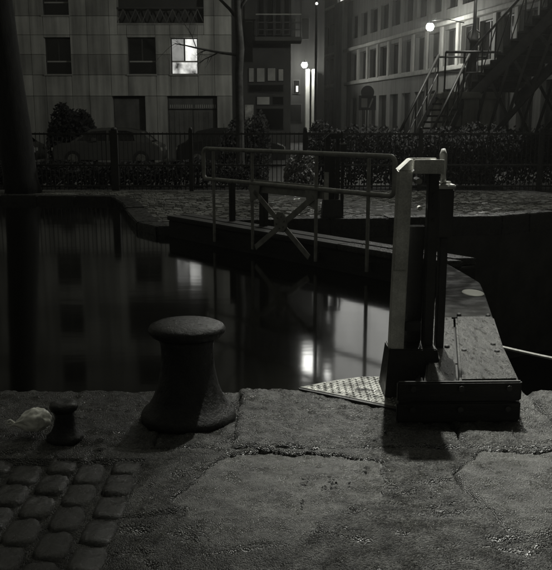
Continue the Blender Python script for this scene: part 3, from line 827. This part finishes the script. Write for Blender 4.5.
# curtain edge and plant silhouettes in the lit window
# garage door with dentils
gx0, gx1, gz = lx(167), lx(217), lz(97)
gm = (gx0 + gx1) / 2
for a, b2 in ((gx0 + .02, gm - .01), (gm + .01, gx1 - .02)):
    mb = MB(); mb.box(a, b2, D1 + .3, D1 + .36, .02, lz(110)); dl = mb.build('garage_door', 'garage_door', ab)
    nb = 5
    for i in range(nb):
        xx = a + (b2 - a) * (i + .5) / nb; mb = MB(); mb.box(xx - .06, xx + .06, D1 + .28, D1 + .298, .15, lz(112)); mb.build('door_board', 'garage_door', dl)
mb = MB(); mb.box(gx0 + .02, gx1 - .02, D1 + .3, D1 + .36, lz(109), gz - .02); tr_ = mb.build('transom_panel', 'garage_door', ab)
for i in range(22):
    xx = gx0 + .1 + (gx1 - gx0 - .2) * i / 21
    if i == 11: continue
    mb = MB(); mb.box(xx - .022, xx + .022, D1 + .272, D1 + .30, lz(108), lz(104.5)); mb.build('dentil', 'frame_pale', tr_)
mb = MB(); mb.box(lx(112) + .02, lx(145) - .02, D1 + .34, D1 + .40, .02, lz(97) - .02); mb.build('recess_door', 'garage_door', ab)
# recessed balcony with crossed lattice
bx0, bx1, bz = lx(120), lx(205), lz(25)
nb = 7
for i in range(nb):
    xa = bx0 + (bx1 - bx0) * i / nb; xb = bx0 + (bx1 - bx0) * (i + 1) / nb
    mb = MB(); mb.bar((xa, D1 + .02, bz + .08), ((xa + xb) / 2, D1 + .02, bz + .62), .03, .035); mb.build('balcony_lattice', 'garage_door', ab)
    mb = MB(); mb.bar((xb, D1 + .06, bz + .08), ((xa + xb) / 2, D1 + .06, bz + .62), .03, .035); mb.build('balcony_lattice', 'garage_door', ab)
mb = MB(); mb.box(bx0, bx1, D1 - .01, D1 + .08, bz + .63, bz + .69); mb.build('balcony_rail', 'frame_dark', ab)
mb = MB(); mb.box(bx0, bx1, D1 - .02, D1 + .44, bz - .0, bz + .07); mb.build('balcony_floor', 'panel_dark', ab)

# ================================================================== DARK BAY BUILDING IN THE MIDDLE
D2 = 37.0
def bx_(px): return dp(px, 60, D2).x
def bz_(py): return dp(270, py, D2).z
bb = thing('bay_building', 'dark building with glazed balconies above a shopfront', 'building', (bx_(268), D2, 0))
mb = MB(); mb.box(bx_(236), bx_(291), D2 + .5, D2 + 12, -.1, 13); mb.build('wall', 'bay_wall', bb)
mb = MB(); mb.box(bx_(234), bx_(293), D2 + .3, D2 + 12.2, 13.02, 13.4); mb.build('roof', 'roof_zinc', bb)
for k in range(3):
    z0 = bz_(40) + k * 2.55
    y0 = D2 - .9
    mb = MB(); mb.box(bx_(256), bx_(301), y0, D2 + .49, z0 - .12, z0 + .04); bal = mb.build('balcony', 'bay_wall', bb)
    for zz in (z0 + .32, z0 + .62, z0 + .95):
        mb = MB(); mb.box(bx_(256.5), bx_(300.5), y0 + .01, y0 + .05, zz, zz + .05); mb.build('rail', 'frame_dark' if zz < z0 + .9 else 'shop_panel', bal)
    for i in range(6):
        xx = bx_(257) + (bx_(300) - bx_(257)) * i / 5
        mb = MB(); mb.box(xx - .025, xx + .025, y0 + .055, y0 + .09, z0 + .045, z0 + 2.3 if i in (0, 3, 5) else z0 + 1.0); mb.build('balcony_post', 'frame_dark', bal)
    for i in range(4):
        xa = bx_(257) + (bx_(291) - bx_(257)) * i / 4 + .04; xb = bx_(257) + (bx_(291) - bx_(257)) * (i + 1) / 4 - .04
        mb = MB(); mb.box(xa, xb, D2 + .44, D2 + .48, z0 + .25, z0 + 2.2); wf = mb.build('window', 'frame_dark', bb)
        mb = MB(); mb.box(xa + .05, xb - .05, D2 + .42, D2 + .438, z0 + .3, z0 + 2.15); mb.build('pane', 'glass_dark', wf)
for (p0, p1, q0, q1, mt) in ((248, 254, 82, 67, 'shop_panel'), (256, 265, 82, 67, 'shop_panel'), (267, 276, 81, 67, 'shop_panel'), (278, 284, 81, 68, 'shop_panel'), (256, 270, 105, 96, 'shop_panel'), (272, 284, 105, 96, 'glass_dark'), (248, 284, 92, 84, 'glass_dark'), (256, 284, 130, 108, 'glass_dark'), (243, 253, 62, 20, 'glass_dark')):
    mb = MB(); mb.box(bx_(p0), bx_(p1), D2 + .42, D2 + .48, bz_(q0), bz_(q1)); wf = mb.build('shop_window', 'frame_dark', bb)
    mb = MB(); mb.box(bx_(p0) + .03, bx_(p1) - .03, D2 + .40, D2 + .419, bz_(q0) + .03, bz_(q1) - .03); mb.build('pane', mt, wf)
mb = MB(); mb.box(bx_(245), bx_(253.5), D2 - .4, D2 - .34, bz_(130), bz_(105)); po = mb.build('poster_panel', 'poster'); tag(po, 'pale mottled poster panel beside the slender tree', 'poster')
mb = MB(); mb.box(bx_(247), bx_(251.5), D2 - .40, D2 - .35, 0, bz_(130.2)); 
pl = mb.build('poster_leg', 'frame_dark', po)

# ================================================================== STREET END
D3 = 70.0
def ex(px): return dp(px, 80, D3).x
def ez(py): return dp(300, py, D3).z
eb = thing('street_end_building', 'pale wall closing the side street behind the small lamp', 'building', (ex(302), D3, 0))
mb = MB(); mb.box(ex(262), ex(324), D3, D3 + 12, -.1, 26); mb.build('wall', 'wall_far', eb)
mb = MB(); mb.box(ex(260), ex(326), D3 - .3, D3 + 12.3, 26.02, 26.6); mb.build('roof', 'roof_zinc', eb)
for p0, p1 in ((305, 309), (311, 314.5)):
    mb = MB(); mb.box(ex(p0), ex(p1), D3 - 1.7, D3 - .002, 0, ez(70.5)); mb.build('pilaster', 'pilaster_white', eb, bevel=.03)
for (p0, p1, q0, q1, mt) in ((293, 300, 94, 80, 'glass_dark'), (290, 302, 122, 104, 'glass_dark'), (288, 296, 40, 18, 'glass_dark'), (301, 309, 40, 18, 'glass_dark')):
    mb = MB(); mb.box(ex(p0), ex(p1), D3 - .1, D3 - .002, ez(q0), ez(q1)); wf = mb.build('window', 'frame_dark', eb)
    mb = MB(); mb.box(ex(p0) + .06, ex(p1) - .06, D3 - .13, D3 - .102, ez(q0) + .06, ez(q1) - .06); mb.build('pane', mt, wf)
mb = MB(); mb.box(ex(296), ex(298.2), D3 - .17, D3 - .132, ez(92), ez(86)); mb.build('white_spot', 'tiny_light', eb)  # small glowing box, a white spot on the dark window
for x0, z0 in ((ex(304.5), 18.3),):  # unseen lit window added for a bright spot in the water
    if z0 > 12:
        mb = MB(); mb.box(x0 - .1, x0 + 1.3, D3 - .1, D3 - .002, z0, z0 + 2.5); wf = mb.build('window', 'frame_pale', eb)
        mb = MB(); mb.box(x0, x0 + 1.2, D3 - .14, D3 - .102, z0 + .1, z0 + 2.4); mb.build('pane', 'lit_bright', wf)

# ================================================================== RIGHT STREET FACADE
P0 = Vector((6.5, 75, 0)); du = Vector((.2316, -.9728, 0)).normalized(); dn = Vector((-.9728, -.2316, 0)).normalized()
FB = Matrix(((du.x, -dn.x, 0, P0.x), (du.y, -dn.y, 0, P0.y), (0, 0, 1, 0), (0, 0, 0, 1)))      # x along the facade, y into the building
rb = thing('street_house', 'long stone facade with rows of tall windows behind the bright lamp', 'building', tuple(P0 + du * 15))
def rbox(nm, mat, a, b2, y0, y1, z0, z1, par=None, bevel=0):
    mb = MB(); mb.box(a, b2, y0, y1, z0, z1, FB); return mb.build(nm, mat, par or rb, bevel=bevel)
rbox('wall_core', 'core_dark', -11, 46, .5, 13, -.1, 27.4)
rbox('roof', 'roof_zinc', -11.3, 46.3, -.5, 13.3, 27.75, 28.3)
bay = 2.42
floors = [(.7, 3.85), (5.25, 7.65), (8.95, 10.85)]
for (z0, z1, nm, mt, pr) in ((0, .7, 'plinth', 'stone_facade', .06), (3.85, 5.0, 'spandrel', 'stone_facade', 0), (7.65, 7.9, 'spandrel', 'stone_facade', 0), (8.15, 8.95, 'spandrel', 'stone_facade', 0), (10.85, 12.2, 'spandrel', 'stone_facade', 0)):
    rbox(nm, mt, -11, 46, -pr, .499, z0, z1)
for z0, z1, pr in ((5.0, 5.25, .28), (7.9, 8.15, .45), (12.2, 12.45, .4), (27.4, 27.7, .5)):
    rbox('cornice', 'stone_trim', -11, 46, -pr, .499, z0, z1, bevel=.03)
edges = []
s0 = -10.2
cent = [1.79 + bay * i for i in range(18)] + [-4.6, -6.6, -8.6]
for fi, (z0, z1) in enumerate(floors):
    cs = sorted(cent); prev = -11
    for c0 in cs:
        hw = .84 if c0 > 0 else .62
        rbox('pier', 'stone_facade', prev, c0 - hw, 0, .499, z0, z1)
        mb = MB(); w = hw
        for bx in ((c0 - w, c0 - w + .07, z0, z1), (c0 + w - .07, c0 + w, z0, z1), (c0 - w + .07, c0 + w - .07, z0, z0 + .07), (c0 - w + .07, c0 + w - .07, z1 - .07, z1), (c0 - .04, c0 + .04, z0 + .07, z1 - .07)):
            mb.box(bx[0], bx[1], .28, .36, bx[2], bx[3], FB)
        wf = mb.build('window', 'frame_dark', rb)
        for a, b2 in ((c0 - w + .07, c0 - .04), (c0 + .04, c0 + w - .07)):
            rbox('pane', 'glass_dark', a, b2, .31, .33, z0 + .07, z1 - .07, wf)
        if fi == 1: rbox('sill', 'stone_trim', c0 - w - .08, c0 + w + .08, -.10, .27, z0 - .001, z0 + .09, wf)
        prev = c0 + hw
    rbox('pier', 'stone_facade', prev, 46, 0, .499, z0, z1)
rbox('corner_pier', 'stone_facade', -2.7, -.2, -.5, -.002, 0, 12.4, bevel=.05)
for c0 in cent:                                   # slim pilasters between the tall windows
    if c0 > 0: rbox('pilaster', 'stone_trim', c0 + bay / 2 - .2, c0 + bay / 2 + .2, -.14, -.002, 5.25, 7.9, bevel=.02)
# unseen glowing panels added above the cornice for the water's bright reflection
for zz in ((12.5, 27.35),):
    s_ = -3.2
    while s_ < 16:
        mb = MB(); L = 9.75
        for bx in ((s_, s_ + .05, zz[0], zz[1]), (s_ + L - .05, s_ + L, zz[0], zz[1]), (s_ + .05, s_ + L - .05, zz[0], zz[0] + .05), (s_ + .05, s_ + L - .05, zz[1] - .05, zz[1])):
            mb.box(bx[0], bx[1], .2, .3, bx[2], bx[3], FB)
        wf = mb.build('glow_panel', 'frame_pale', rb)
        rbox('pane', 'lit_unseen', s_ + .05, s_ + L - .05, .23, .26, zz[0] + .05, zz[1] - .05, wf)
        s_ += L + .02
rbox('wall', 'stone_facade', 16.2, 46, 0, .499, 12.45, 27.4)
rbox('wall', 'stone_facade', -11, -3.3, 0, .499, 12.45, 27.4)
wf = rbox('window', 'frame_pale', -5.6, -3.5, -.06, -.002, 23.4, 25.9); rbox('pane', 'lit_bright', -5.5, -3.6, -.09, -.062, 23.5, 25.8, wf)  # unseen lit window added for the second bright spot in the water
wf = rbox('window', 'frame_pale', -5.1, -4.1, -.06, -.002, 14.4, 17.9); rbox('pane', 'lit_unseen', -5.0, -4.2, -.09, -.062, 14.5, 17.8, wf)  # narrow unseen lit window added for a pale streak in the water

# small road sign in front of that facade
def plain_sign(px, D):
    q = dp(px, 110, D); t = thing('street_sign', 'dark round street sign over a pale plate before the stone facade', 'sign', (q.x, D, 0))
    mb = MB(); mb.tube([(q.x, D, 0), (q.x, D, dp(px, 88, D).z)], .05, 8); mb.build('pole', 'iron_black', t)
    z1 = dp(px, 92.5, D).z; mb = MB(); mb.tube([(q.x, D - .07, z1), (q.x, D - .10, z1)], .42, 20); mb.build('disc', 'iron_black', t)
    z2 = dp(px, 103, D).z; mb = MB(); mb.box(q.x - .55, q.x + .55, D - .10, D - .06, z2 - .45, z2 + .45); pl_ = mb.build('plate', 'iron_black', t)
    mb = MB(); mb.box(q.x - .38, q.x + .0, D - .115, D - .102, z2 - .28, z2 + .28); mb.build('pale_panel', 'frame_pale', pl_)
    mb = MB(); mb.bar((q.x + .12, D - .108, z2 - .3), (q.x + .34, D - .108, z2 + .28), .012, .09, up=(1, 0, 0)); mb.build('pale_stroke', 'frame_pale', pl_)
plain_sign(367, 52)
q = dp(316, 60, 44)
t = thing('street_pole', 'thin tall dark pole with a tiny light at the street corner', 'pole', (q.x, 44, 0))
mb = MB(); mb.tube([(q.x, 44, 0), (q.x, 44, 1.2), (q.x, 44, dp(316, -6, 44).z)], [.11, .08, .06], 10); mb.build('pole', 'iron_black', t, smooth=True)
zz = dp(316, 4, 44).z; mb = MB(); mb.lathe([(.001, -.08), (.07, -.05), (.08, 0), (.05, .06), (.001, .08)], (q.x, 43.85, zz), 12); mb.build('light', 'tiny_light', t, smooth=True)

# ================================================================== LANTERNS (lit in the photograph)
def lantern(label, pos, anchor, power, r=.26, glow='lantern_glow'):
    t = thing('wall_lantern', label, 'lantern', tuple(anchor), 'lit street lanterns')
    pos = Vector(pos); anchor = Vector(anchor)
    mb = MB(); mid = pos.lerp(anchor, .5) + Vector((0, 0, .35)); mb.tube([anchor, mid, pos + Vector((0, 0, r + .12))], [.03, .022, .02], 8); mb.build('bracket', 'iron_black', t, smooth=True)
    mb = MB(); mb.lathe([(r * .62, r * .84), (r * .45, r * 1.02), (r * .2, r * 1.15), (.03, r * 1.4), (.001, r * 1.4)], pos, 20); mb.build('hood', 'iron_black', t, smooth=True)
    mb = MB(); mb.lathe([(.001, -r), (r * .5, -r * .86), (r * .86, -r * .5), (r, 0), (r * .86, r * .5), (r * .6, r * .83), (r * .001, r * .84)], pos, 24); mb.build('globe', glow, t, smooth=True)
    ld = bpy.data.lights.new('lantern_light', 'POINT'); ld.energy = power; ld.shadow_soft_size = r; ld.color = (1, 1, .93)
    lo = bpy.data.objects.new('lantern_light', ld); COL.objects.link(lo); lo.parent = t; lo.location = pos + Vector((0, -.0, -r * 1.3)) - anchor
    return t
_r = ray(430, 27); _r = _r.x / _r.y; OFF = 2.3
_s1 = (_r * (P0.y + dn.y * OFF) - (P0.x + dn.x * OFF)) / (du.x - _r * du.y)
pl_ = dp(430, 27, (P0 + du * _s1 + dn * OFF).y)
lantern('bright lit lantern high on the stone facade left of the stairs', pl_, P0 + du * _s1 + Vector((0, 0, pl_.z + .3)), 90, r=.24)
pl2 = dp(304.5, 65, 67.6)
lantern('small lit lantern on the pale wall at the street end', pl2, (pl2.x + .1, D3 - .01, pl2.z + .5), 6, r=.24)

# ================================================================== FOOTBRIDGE AND ITS STAIRS
fb = thing('footbridge', 'iron footbridge stairs with lattice sides on a stone pedestal', 'footbridge', (5.2, 22.5, 0))
LZ = 2.43
mb = MB(); mb.box(4.52, 5.94, 22.0, 23.6, -.05, LZ - .18); ped = mb.build('pedestal', 'pedestal_stone', fb, bevel=.02)
mb = MB(); mb.box(4.44, 6.02, 21.9, 23.7, LZ - .178, LZ); mb.build('coping', 'stone_trim', ped, bevel=.03)
mb = MB(); mb.box(4.515, 5.945, 21.97, 21.998, 1.45, 1.53); mb.build('band', 'iron_bridge', ped)
for xx in (5.0, 5.46):
    mb = MB(); mb.box(xx - .012, xx + .012, 21.985, 21.997, .1, LZ - .2); mb.build('joint_strip', 'iron_bridge', ped)
# left flight: down towards the quay
S0, S1 = Vector((4.83, 22.5, LZ)), Vector((3.35, 20.6, 0))
sdv = (S1 - S0); hd = Vector((sdv.x, sdv.y, 0)).normalized(); sn = Vector((-hd.y, hd.x, 0)); ns = 15
for i in range(ns):
    c0 = S0 + Vector((sdv.x, sdv.y, 0)) * (i + .5) / ns; z = LZ * (1 - (i + 1) / (ns + .0)) + .02
    mb = MB(); mb.bar(c0 - sn * .42 + Vector((0, 0, z + .0)) - Vector((0, 0, c0.z)), c0 + sn * .42 + Vector((0, 0, z)) - Vector((0, 0, c0.z)), .20, .05); mb.build('step', 'iron_bridge', fb)
for sg in (-.46, .46):
    a, b2 = S0 + sn * sg, S1 + sn * sg
    mb = MB(); mb.bar(a, b2, .03, .22); mb.build('stringer', 'iron_bridge', fb)
    mb = MB(); mb.tube([a + Vector((0, 0, 1.02)), b2 + Vector((0, 0, 1.02))], .035, 8); mb.build('handrail', 'iron_bridge', fb, smooth=True)
    mb = MB(); mb.tube([a + Vector((0, 0, .52)), b2 + Vector((0, 0, .52))], .018, 6); mb.build('mid_rail', 'iron_bridge', fb)
    for i in range(5):
        q = a.lerp(b2, i / 4); mb = MB(); mb.tube([q, q + Vector((0, 0, 1.02))], .024, 6); mb.build('baluster', 'iron_bridge', fb)
        if i < 4:
            q2 = a.lerp(b2, (i + 1) / 4); mb = MB(); mb.tube([q + Vector((0, 0, .98)), q2 + Vector((0, 0, .06))], .016, 6); mb.build('diagonal', 'iron_bridge', fb)
# landing rail
rl = [Vector((4.5, 22.0, LZ)), Vector((5.95, 22.0, LZ))]
for zz, r_ in ((1.03, .035), (.5, .016)):
    mb = MB(); mb.tube([rl[0] + Vector((0, 0, zz)), rl[1] + Vector((0, 0, zz))], r_, 8); mb.build('handrail', 'iron_bridge', fb, smooth=True)
mb = MB(); mb.tube([(4.5, 23.6, LZ + 1.03), (6.0, 23.6, LZ + 1.03)], .03, 8); mb.build('handrail', 'iron_bridge', fb, smooth=True)
for xx in (4.5, 5.0, 5.95):
    mb = MB(); mb.tube([(xx, 22.0, LZ), (xx, 22.0, LZ + 1.03)], .024, 6); mb.build('baluster', 'iron_bridge', fb)
# right flight: up and towards the camera's side over the canal
U0 = Vector((5.98, 22.75, LZ)); ud = Vector((.40, -.917, 0)).normalized(); un = Vector((ud.y, -ud.x, 0)); nsr = 17; tr_d, rs_ = .25, .152
for i in range(nsr):
    c0 = U0 + ud * tr_d * (i + .5) + Vector((0, 0, rs_ * (i + 1)))
    mb = MB(); mb.bar(c0 - un * .9, c0 + un * .9, tr_d + .02, .05); sp_ = mb.build('step', 'iron_bridge', fb)
    mb = MB(); f0 = c0 - ud * (tr_d / 2) - Vector((0, 0, rs_ / 2)); mb.bar(f0 - un * .9, f0 + un * .9, .015, rs_ - .05); mb.build('riser', 'iron_bridge', sp_)
UE = U0 + ud * tr_d * nsr + Vector((0, 0, rs_ * nsr))
for sg in (-.80, .80):
    a, b2 = U0 + un * sg, UE + un * sg
    mb = MB(); mb.bar(a + Vector((0, 0, -.22)), b2 + Vector((0, 0, -.22)), .04, .30); mb.build('stringer', 'iron_bridge', fb)
    mb = MB(); mb.bar(a + Vector((0, 0, -2.0)), b2 + Vector((0, 0, -1.3)), .04, .14); mb.build('lower_chord', 'iron_bridge', fb)
    for i in range(5):
        t0, t1 = i / 5, (i + 1) / 5
        for k_, (za, zb) in enumerate(((-.2, -1), (-1, -.2))):
            A = a.lerp(b2, t0); B = a.lerp(b2, t1)
            la = lambda t: -2.0 + .7 * t
            pa = A + Vector((0, 0, -.2 if za == -.2 else la(t0))) + un * (.012 * (1 if k_ else -1)); pb = B + Vector((0, 0, -.2 if zb == -.2 else la(t1))) + un * (.012 * (1 if k_ else -1))
            mb = MB(); mb.bar(pa, pb, .02, .10); mb.build('lattice_bar', 'iron_bridge', fb)
    mb = MB(); mb.tube([a + Vector((0, 0, 1.05)), b2 + Vector((0, 0, 1.05))], .035, 8); mb.build('handrail', 'iron_bridge', fb, smooth=True)
    for i in range(9):
        q = a.lerp(b2, i / 8); mb = MB(); mb.tube([q + Vector((0, 0, .1)), q + Vector((0, 0, 1.05))], .02, 6); mb.build('baluster', 'iron_bridge', fb)
        if i < 8:
            q2 = a.lerp(b2, (i + 1) / 8); mb = MB(); mb.tube([q + Vector((0, 0, .15)), q2 + Vector((0, 0, 1.02))], .014, 6); mb.build('diagonal', 'iron_bridge', fb)
mb = MB(); E2 = UE + ud * 17
mb.bar(UE + Vector((0, 0, -.05)) + ud * .02, E2 + Vector((0, 0, -.05)), 1.7, .12); mb.build('deck', 'iron_bridge', fb)
mb = MB(); mb.bar(E2 - ud * .6 - Vector((0, 0, .12)), E2 - ud * .6 - Vector((0, 0, E2.z + .1)), 1.6, 1.0, up=ud); mb.build('near_pier', 'pedestal_stone', fb)

# lamp standard on the landing
lc = Vector((5.36, 22.55, LZ))
ls = thing('lamp_standard', 'ornate iron lamp standard on the footbridge landing', 'lamp post', lc)
k_ = 22.55 / 22.0
MB().lathe([(.001, 0), (.24, 0), (.24, .06), (.19, .12), (.17, .35), (.15, .75), (.135, 1.0), (.16, 1.03), (.16, 1.09), (.11, 1.13), (.10, 1.3), (.135, 1.36), (.10, 1.42), (.07, 1.55), (.045, 1.7), (.04, 4.3)], lc, 18).build('shaft', 'iron_black', ls, smooth=True)
for i in range(3):
    a = i * 2 * math.pi / 3 - math.pi / 2 + .5; dd = Vector((math.cos(a), math.sin(a), 0))
    mb = MB(); mb.tube([lc + dd * .36 + Vector((0, 0, .0)), lc + dd * .30 + Vector((0, 0, .18)), lc + dd * .18 + Vector((0, 0, .5)), lc + dd * .15 + Vector((0, 0, .9))], [.04, .035, .03, .02], 8); mb.build('scroll_foot', 'iron_black', ls, smooth=True)
for sg in (-1, 1):
    mb = MB(); mb.tube([lc + Vector((.08 * sg, 0, 1.36)), lc + Vector((.17 * sg, 0, 1.45)), lc + Vector((.15 * sg, 0, 1.58)), lc + Vector((.06 * sg, 0, 1.66))], [.022, .02, .018, .014], 8); mb.build('scroll', 'iron_black', ls, smooth=True)
MB().lathe([(.001, 0), (.10, .0), (.19, .35), (.21, .40), (.10, .55), (.03, .7), (.001, .72)], lc + Vector((0, 0, 4.3)), 6).build('lantern', 'lantern_glow', ls)
MB().lathe([(.27, .40), (.15, .58), (.03, .72), (.001, .80)], lc + Vector((0, 0, 4.32)), 6).build('lantern_roof', 'iron_black', ls)
ld = bpy.data.lights.new('standard_light', 'POINT'); ld.energy = 500; ld.shadow_soft_size = .16; ld.color = (1, 1, .93)
lo = bpy.data.objects.new('standard_light', ld); COL.objects.link(lo); lo.parent = ls; lo.location = (0, -.3, 4.4)

# ================================================================== PARKED CARS
def car(label, x, y, paint, flip=1):
    t = thing('parked_car', label, 'car', (0, 0, 0), 'cars parked behind the fence')
    prof = [(-2.05, .25), (-2.08, .55), (-2.0, .78), (-1.75, .88), (-1.25, .92), (-.75, .93), (.95, .94), (1.75, .92), (2.0, .80), (2.08, .55), (2.05, .25)]
    mb = MB(); N = len(prof)
    for yy, k in ((-.80, .97), (-.74, 1.0), (.74, 1.0), (.80, .97)):
        mb.v += [(px * k, yy, .25 + (pz - .25) * (k if abs(yy) > .75 else 1)) for px, pz in prof]
    for r_ in range(3):
        for i in range(N):
            j = (i + 1) % N; mb.f.append((r_ * N + i, r_ * N + j, (r_ + 1) * N + j, (r_ + 1) * N + i))
    mb.f += [tuple(range(N))[::-1], tuple(range(3 * N, 4 * N))]
    mb.build('body', paint, t, smooth=False, bevel=.02)
    cab = [(-1.30, .93), (-.60, 1.36), (-.2, 1.42), (.7, 1.41), (1.25, 1.30), (1.65, .95)]
    mb = MB(); M_ = len(cab)
    for sg in (-1, 1): mb.v += [(px, sg * (.74 - .22 * (pz - .93)), pz) for px, pz in cab]
    mb.f += [tuple(range(M_)), tuple(range(2 * M_ - 1, M_ - 1, -1))] + [(i, (i + 1) % M_, M_ + (i + 1) % M_, M_ + i) for i in range(M_)]
    mb.build('cabin', paint, t, bevel=.03)
    for sg in (-1, 1):
        for quad in (((-1.12, .97), (-.58, 1.31), (-.02, 1.35), (.0, .97)), ((.08, .97), (.08, 1.35), (.72, 1.34), (.98, 1.28), (1.05, .97))):
            mb = MB(); n_ = len(quad)
            for e_ in (.002, .014): mb.v += [(px, sg * (.74 - .22 * (pz - .93) + e_), pz) for px, pz in quad]
            mb.f += [tuple(range(n_)), tuple(range(2 * n_ - 1, n_ - 1, -1))] + [(i, (i + 1) % n_, n_ + (i + 1) % n_, n_ + i) for i in range(n_)]
            mb.build('side_window', 'glass_dark', t)
        for xx in (-1.28, 1.28):
            mb = MB(); mb.tube([(xx, sg * .62, .3), (xx, sg * .815, .3)], .31, 20); wh = mb.build('wheel', 'tyre', t)
            mb = MB(); mb.tube([(xx, sg * .816, .3), (xx, sg * .83, .3)], .19, 16); mb.build('rim', 'tread_steel', wh)
        mb = MB(); mb.box(-.55, -.38, sg * .81 - .06, sg * .81 + .06, .96, 1.08); mb.build('mirror', paint, t)
        for xx in (-2.03, 2.03):
            mb = MB(); mb.box(xx - .05, xx + .05, sg * .62 - .13, sg * .62 + .13, .60, .72); mb.build('headlight' if xx < 0 else 'tail_light', 'frame_pale', t)
    t.location = (x, y, 0); t.rotation_euler = (0, 0, 0 if flip > 0 else math.pi)
    return t
car('silver hatchback parked left of the fence post behind the hedge', -6.35, 31.2, 'car_paint')
car('dark car parked in front of the garage door', -1.7, 31.3, 'car_paint_dark', -1)
car('dark car parked half behind the massive trunk', -11.1, 31.2, 'car_paint_dark')

# ================================================================== LAMP OVER THE LOCK (its pool lies on the near quay; the mast stands right of the frame)
def quay_lamp(base, head, aim, power, cone, blend):
    base, head, aim = Vector(base), Vector(head), Vector(aim)
    t = thing('quay_lamp', 'hooded street lamp leaning over the lock gate', 'lamp post', base)
    mb = MB(); mb.lathe([(.001, 0), (.14, 0), (.14, .05), (.10, .12), (.08, .9), (.06, 1.0)], base, 16); mb.build('foot', 'iron_black', t, smooth=True)
    top = Vector((base.x, base.y, head.z - .2))
    mb = MB(); mb.tube([base + Vector((0, 0, .95)), top, top.lerp(head, .25) + Vector((0, 0, .45)), top.lerp(head, .7) + Vector((0, 0, .55)), head + Vector((0, 0, .35))], [.055, .045, .035, .03, .025], 10); mb.build('mast', 'iron_black', t, smooth=True)
    mb = MB(); mb.lathe([(.20, .0), (.19, .10), (.12, .25), (.04, .34), (.001, .35)], head, 20); hd_ = mb.build('hood', 'iron_black', t, smooth=True)
    mb = MB(); mb.lathe([(.001, 0), (.05, .02), (.07, .08), (.05, .15), (.001, .18)], head, 12); mb.build('bulb', 'lantern_glow', t, smooth=True)
    ld = bpy.data.lights.new('lamp_light', 'SPOT'); ld.energy = power; ld.spot_size = cone; ld.spot_blend = blend; ld.shadow_soft_size = .05; ld.color = (1, 1, .93)
    lo = bpy.data.objects.new('lamp_light', ld); COL.objects.link(lo)
    lo.parent = t; lo.location = head - base - Vector((0, 0, .03))
    lo.rotation_euler = (head - aim).to_track_quat('Z', 'Y').to_euler()
quay_lamp((3.3, 4.2, -.02), (1.15, 6.9, 5.2), (1.45, 4.15, 0), 2300, R(46), 1.0)

# ================================================================== WET LEAF LITTER ON THE QUAY
mb = MB(); r_ = random.Random(21)
spots = [(382, 440), (388, 436), (378, 443), (392, 441), (335, 487), (338, 484), (322, 489), (346, 486), (330, 478), (366, 470), (307, 482), (300, 505), (432, 497), (460, 457), (328, 461), (478, 428), (512, 434)]
for (px, py) in spots:
    for q in range(r_.choice((1, 1, 2, 3))):
        c0 = gp(px + r_.uniform(-4, 4), py + r_.uniform(-2, 2), 0); L = r_.uniform(.007, .016); a = r_.uniform(0, 6.3)
        d = Vector((math.cos(a), math.sin(a), 0)); e = Vector((-d.y, d.x, 0)); zz = r_.uniform(.004, .014); k = len(mb.v)
        for (p_, w_, h_) in ((-1, 0, .0), (-.3, .5, .004), (.4, .42, .002), (1, 0, .008), (.4, -.42, .005), (-.3, -.5, .001)):
            v = c0 + d * L * p_ + e * L * w_; mb.v.append((v.x, v.y, zz + h_))
        mb.f.append(tuple(range(k, k + 6)))
lo = mb.build('leaf_litter', 'bark_dark'); tag(lo, 'scattered small dark dead leaves on the quay stones', 'leaves', kind='stuff')

# ================================================================== THIN HAZE ADDED TO LIFT THE BLACKS
hm = bpy.data.materials.new('haze'); hm.use_nodes = True
hn, hl = hm.node_tree.nodes, hm.node_tree.links
hn.remove(hn['Principled BSDF'])
pv = hn.new('ShaderNodeVolumePrincipled'); pv.inputs['Color'].default_value = (.95, .95, .9, 1); pv.inputs['Density'].default_value = HAZE; pv.inputs['Anisotropy'].default_value = 0.75
hl.new(pv.outputs[0], hn['Material Output'].inputs['Volume']); MATS['haze'] = hm
mb = MB(); mb.box(-160, 160, -160, 310, -6, 40); tag(mb.build('haze', 'haze'), 'thin haze added over the whole canal to lift blacks and halo lamps', kind='stuff')
sc.cycles.volume_bounces = 0
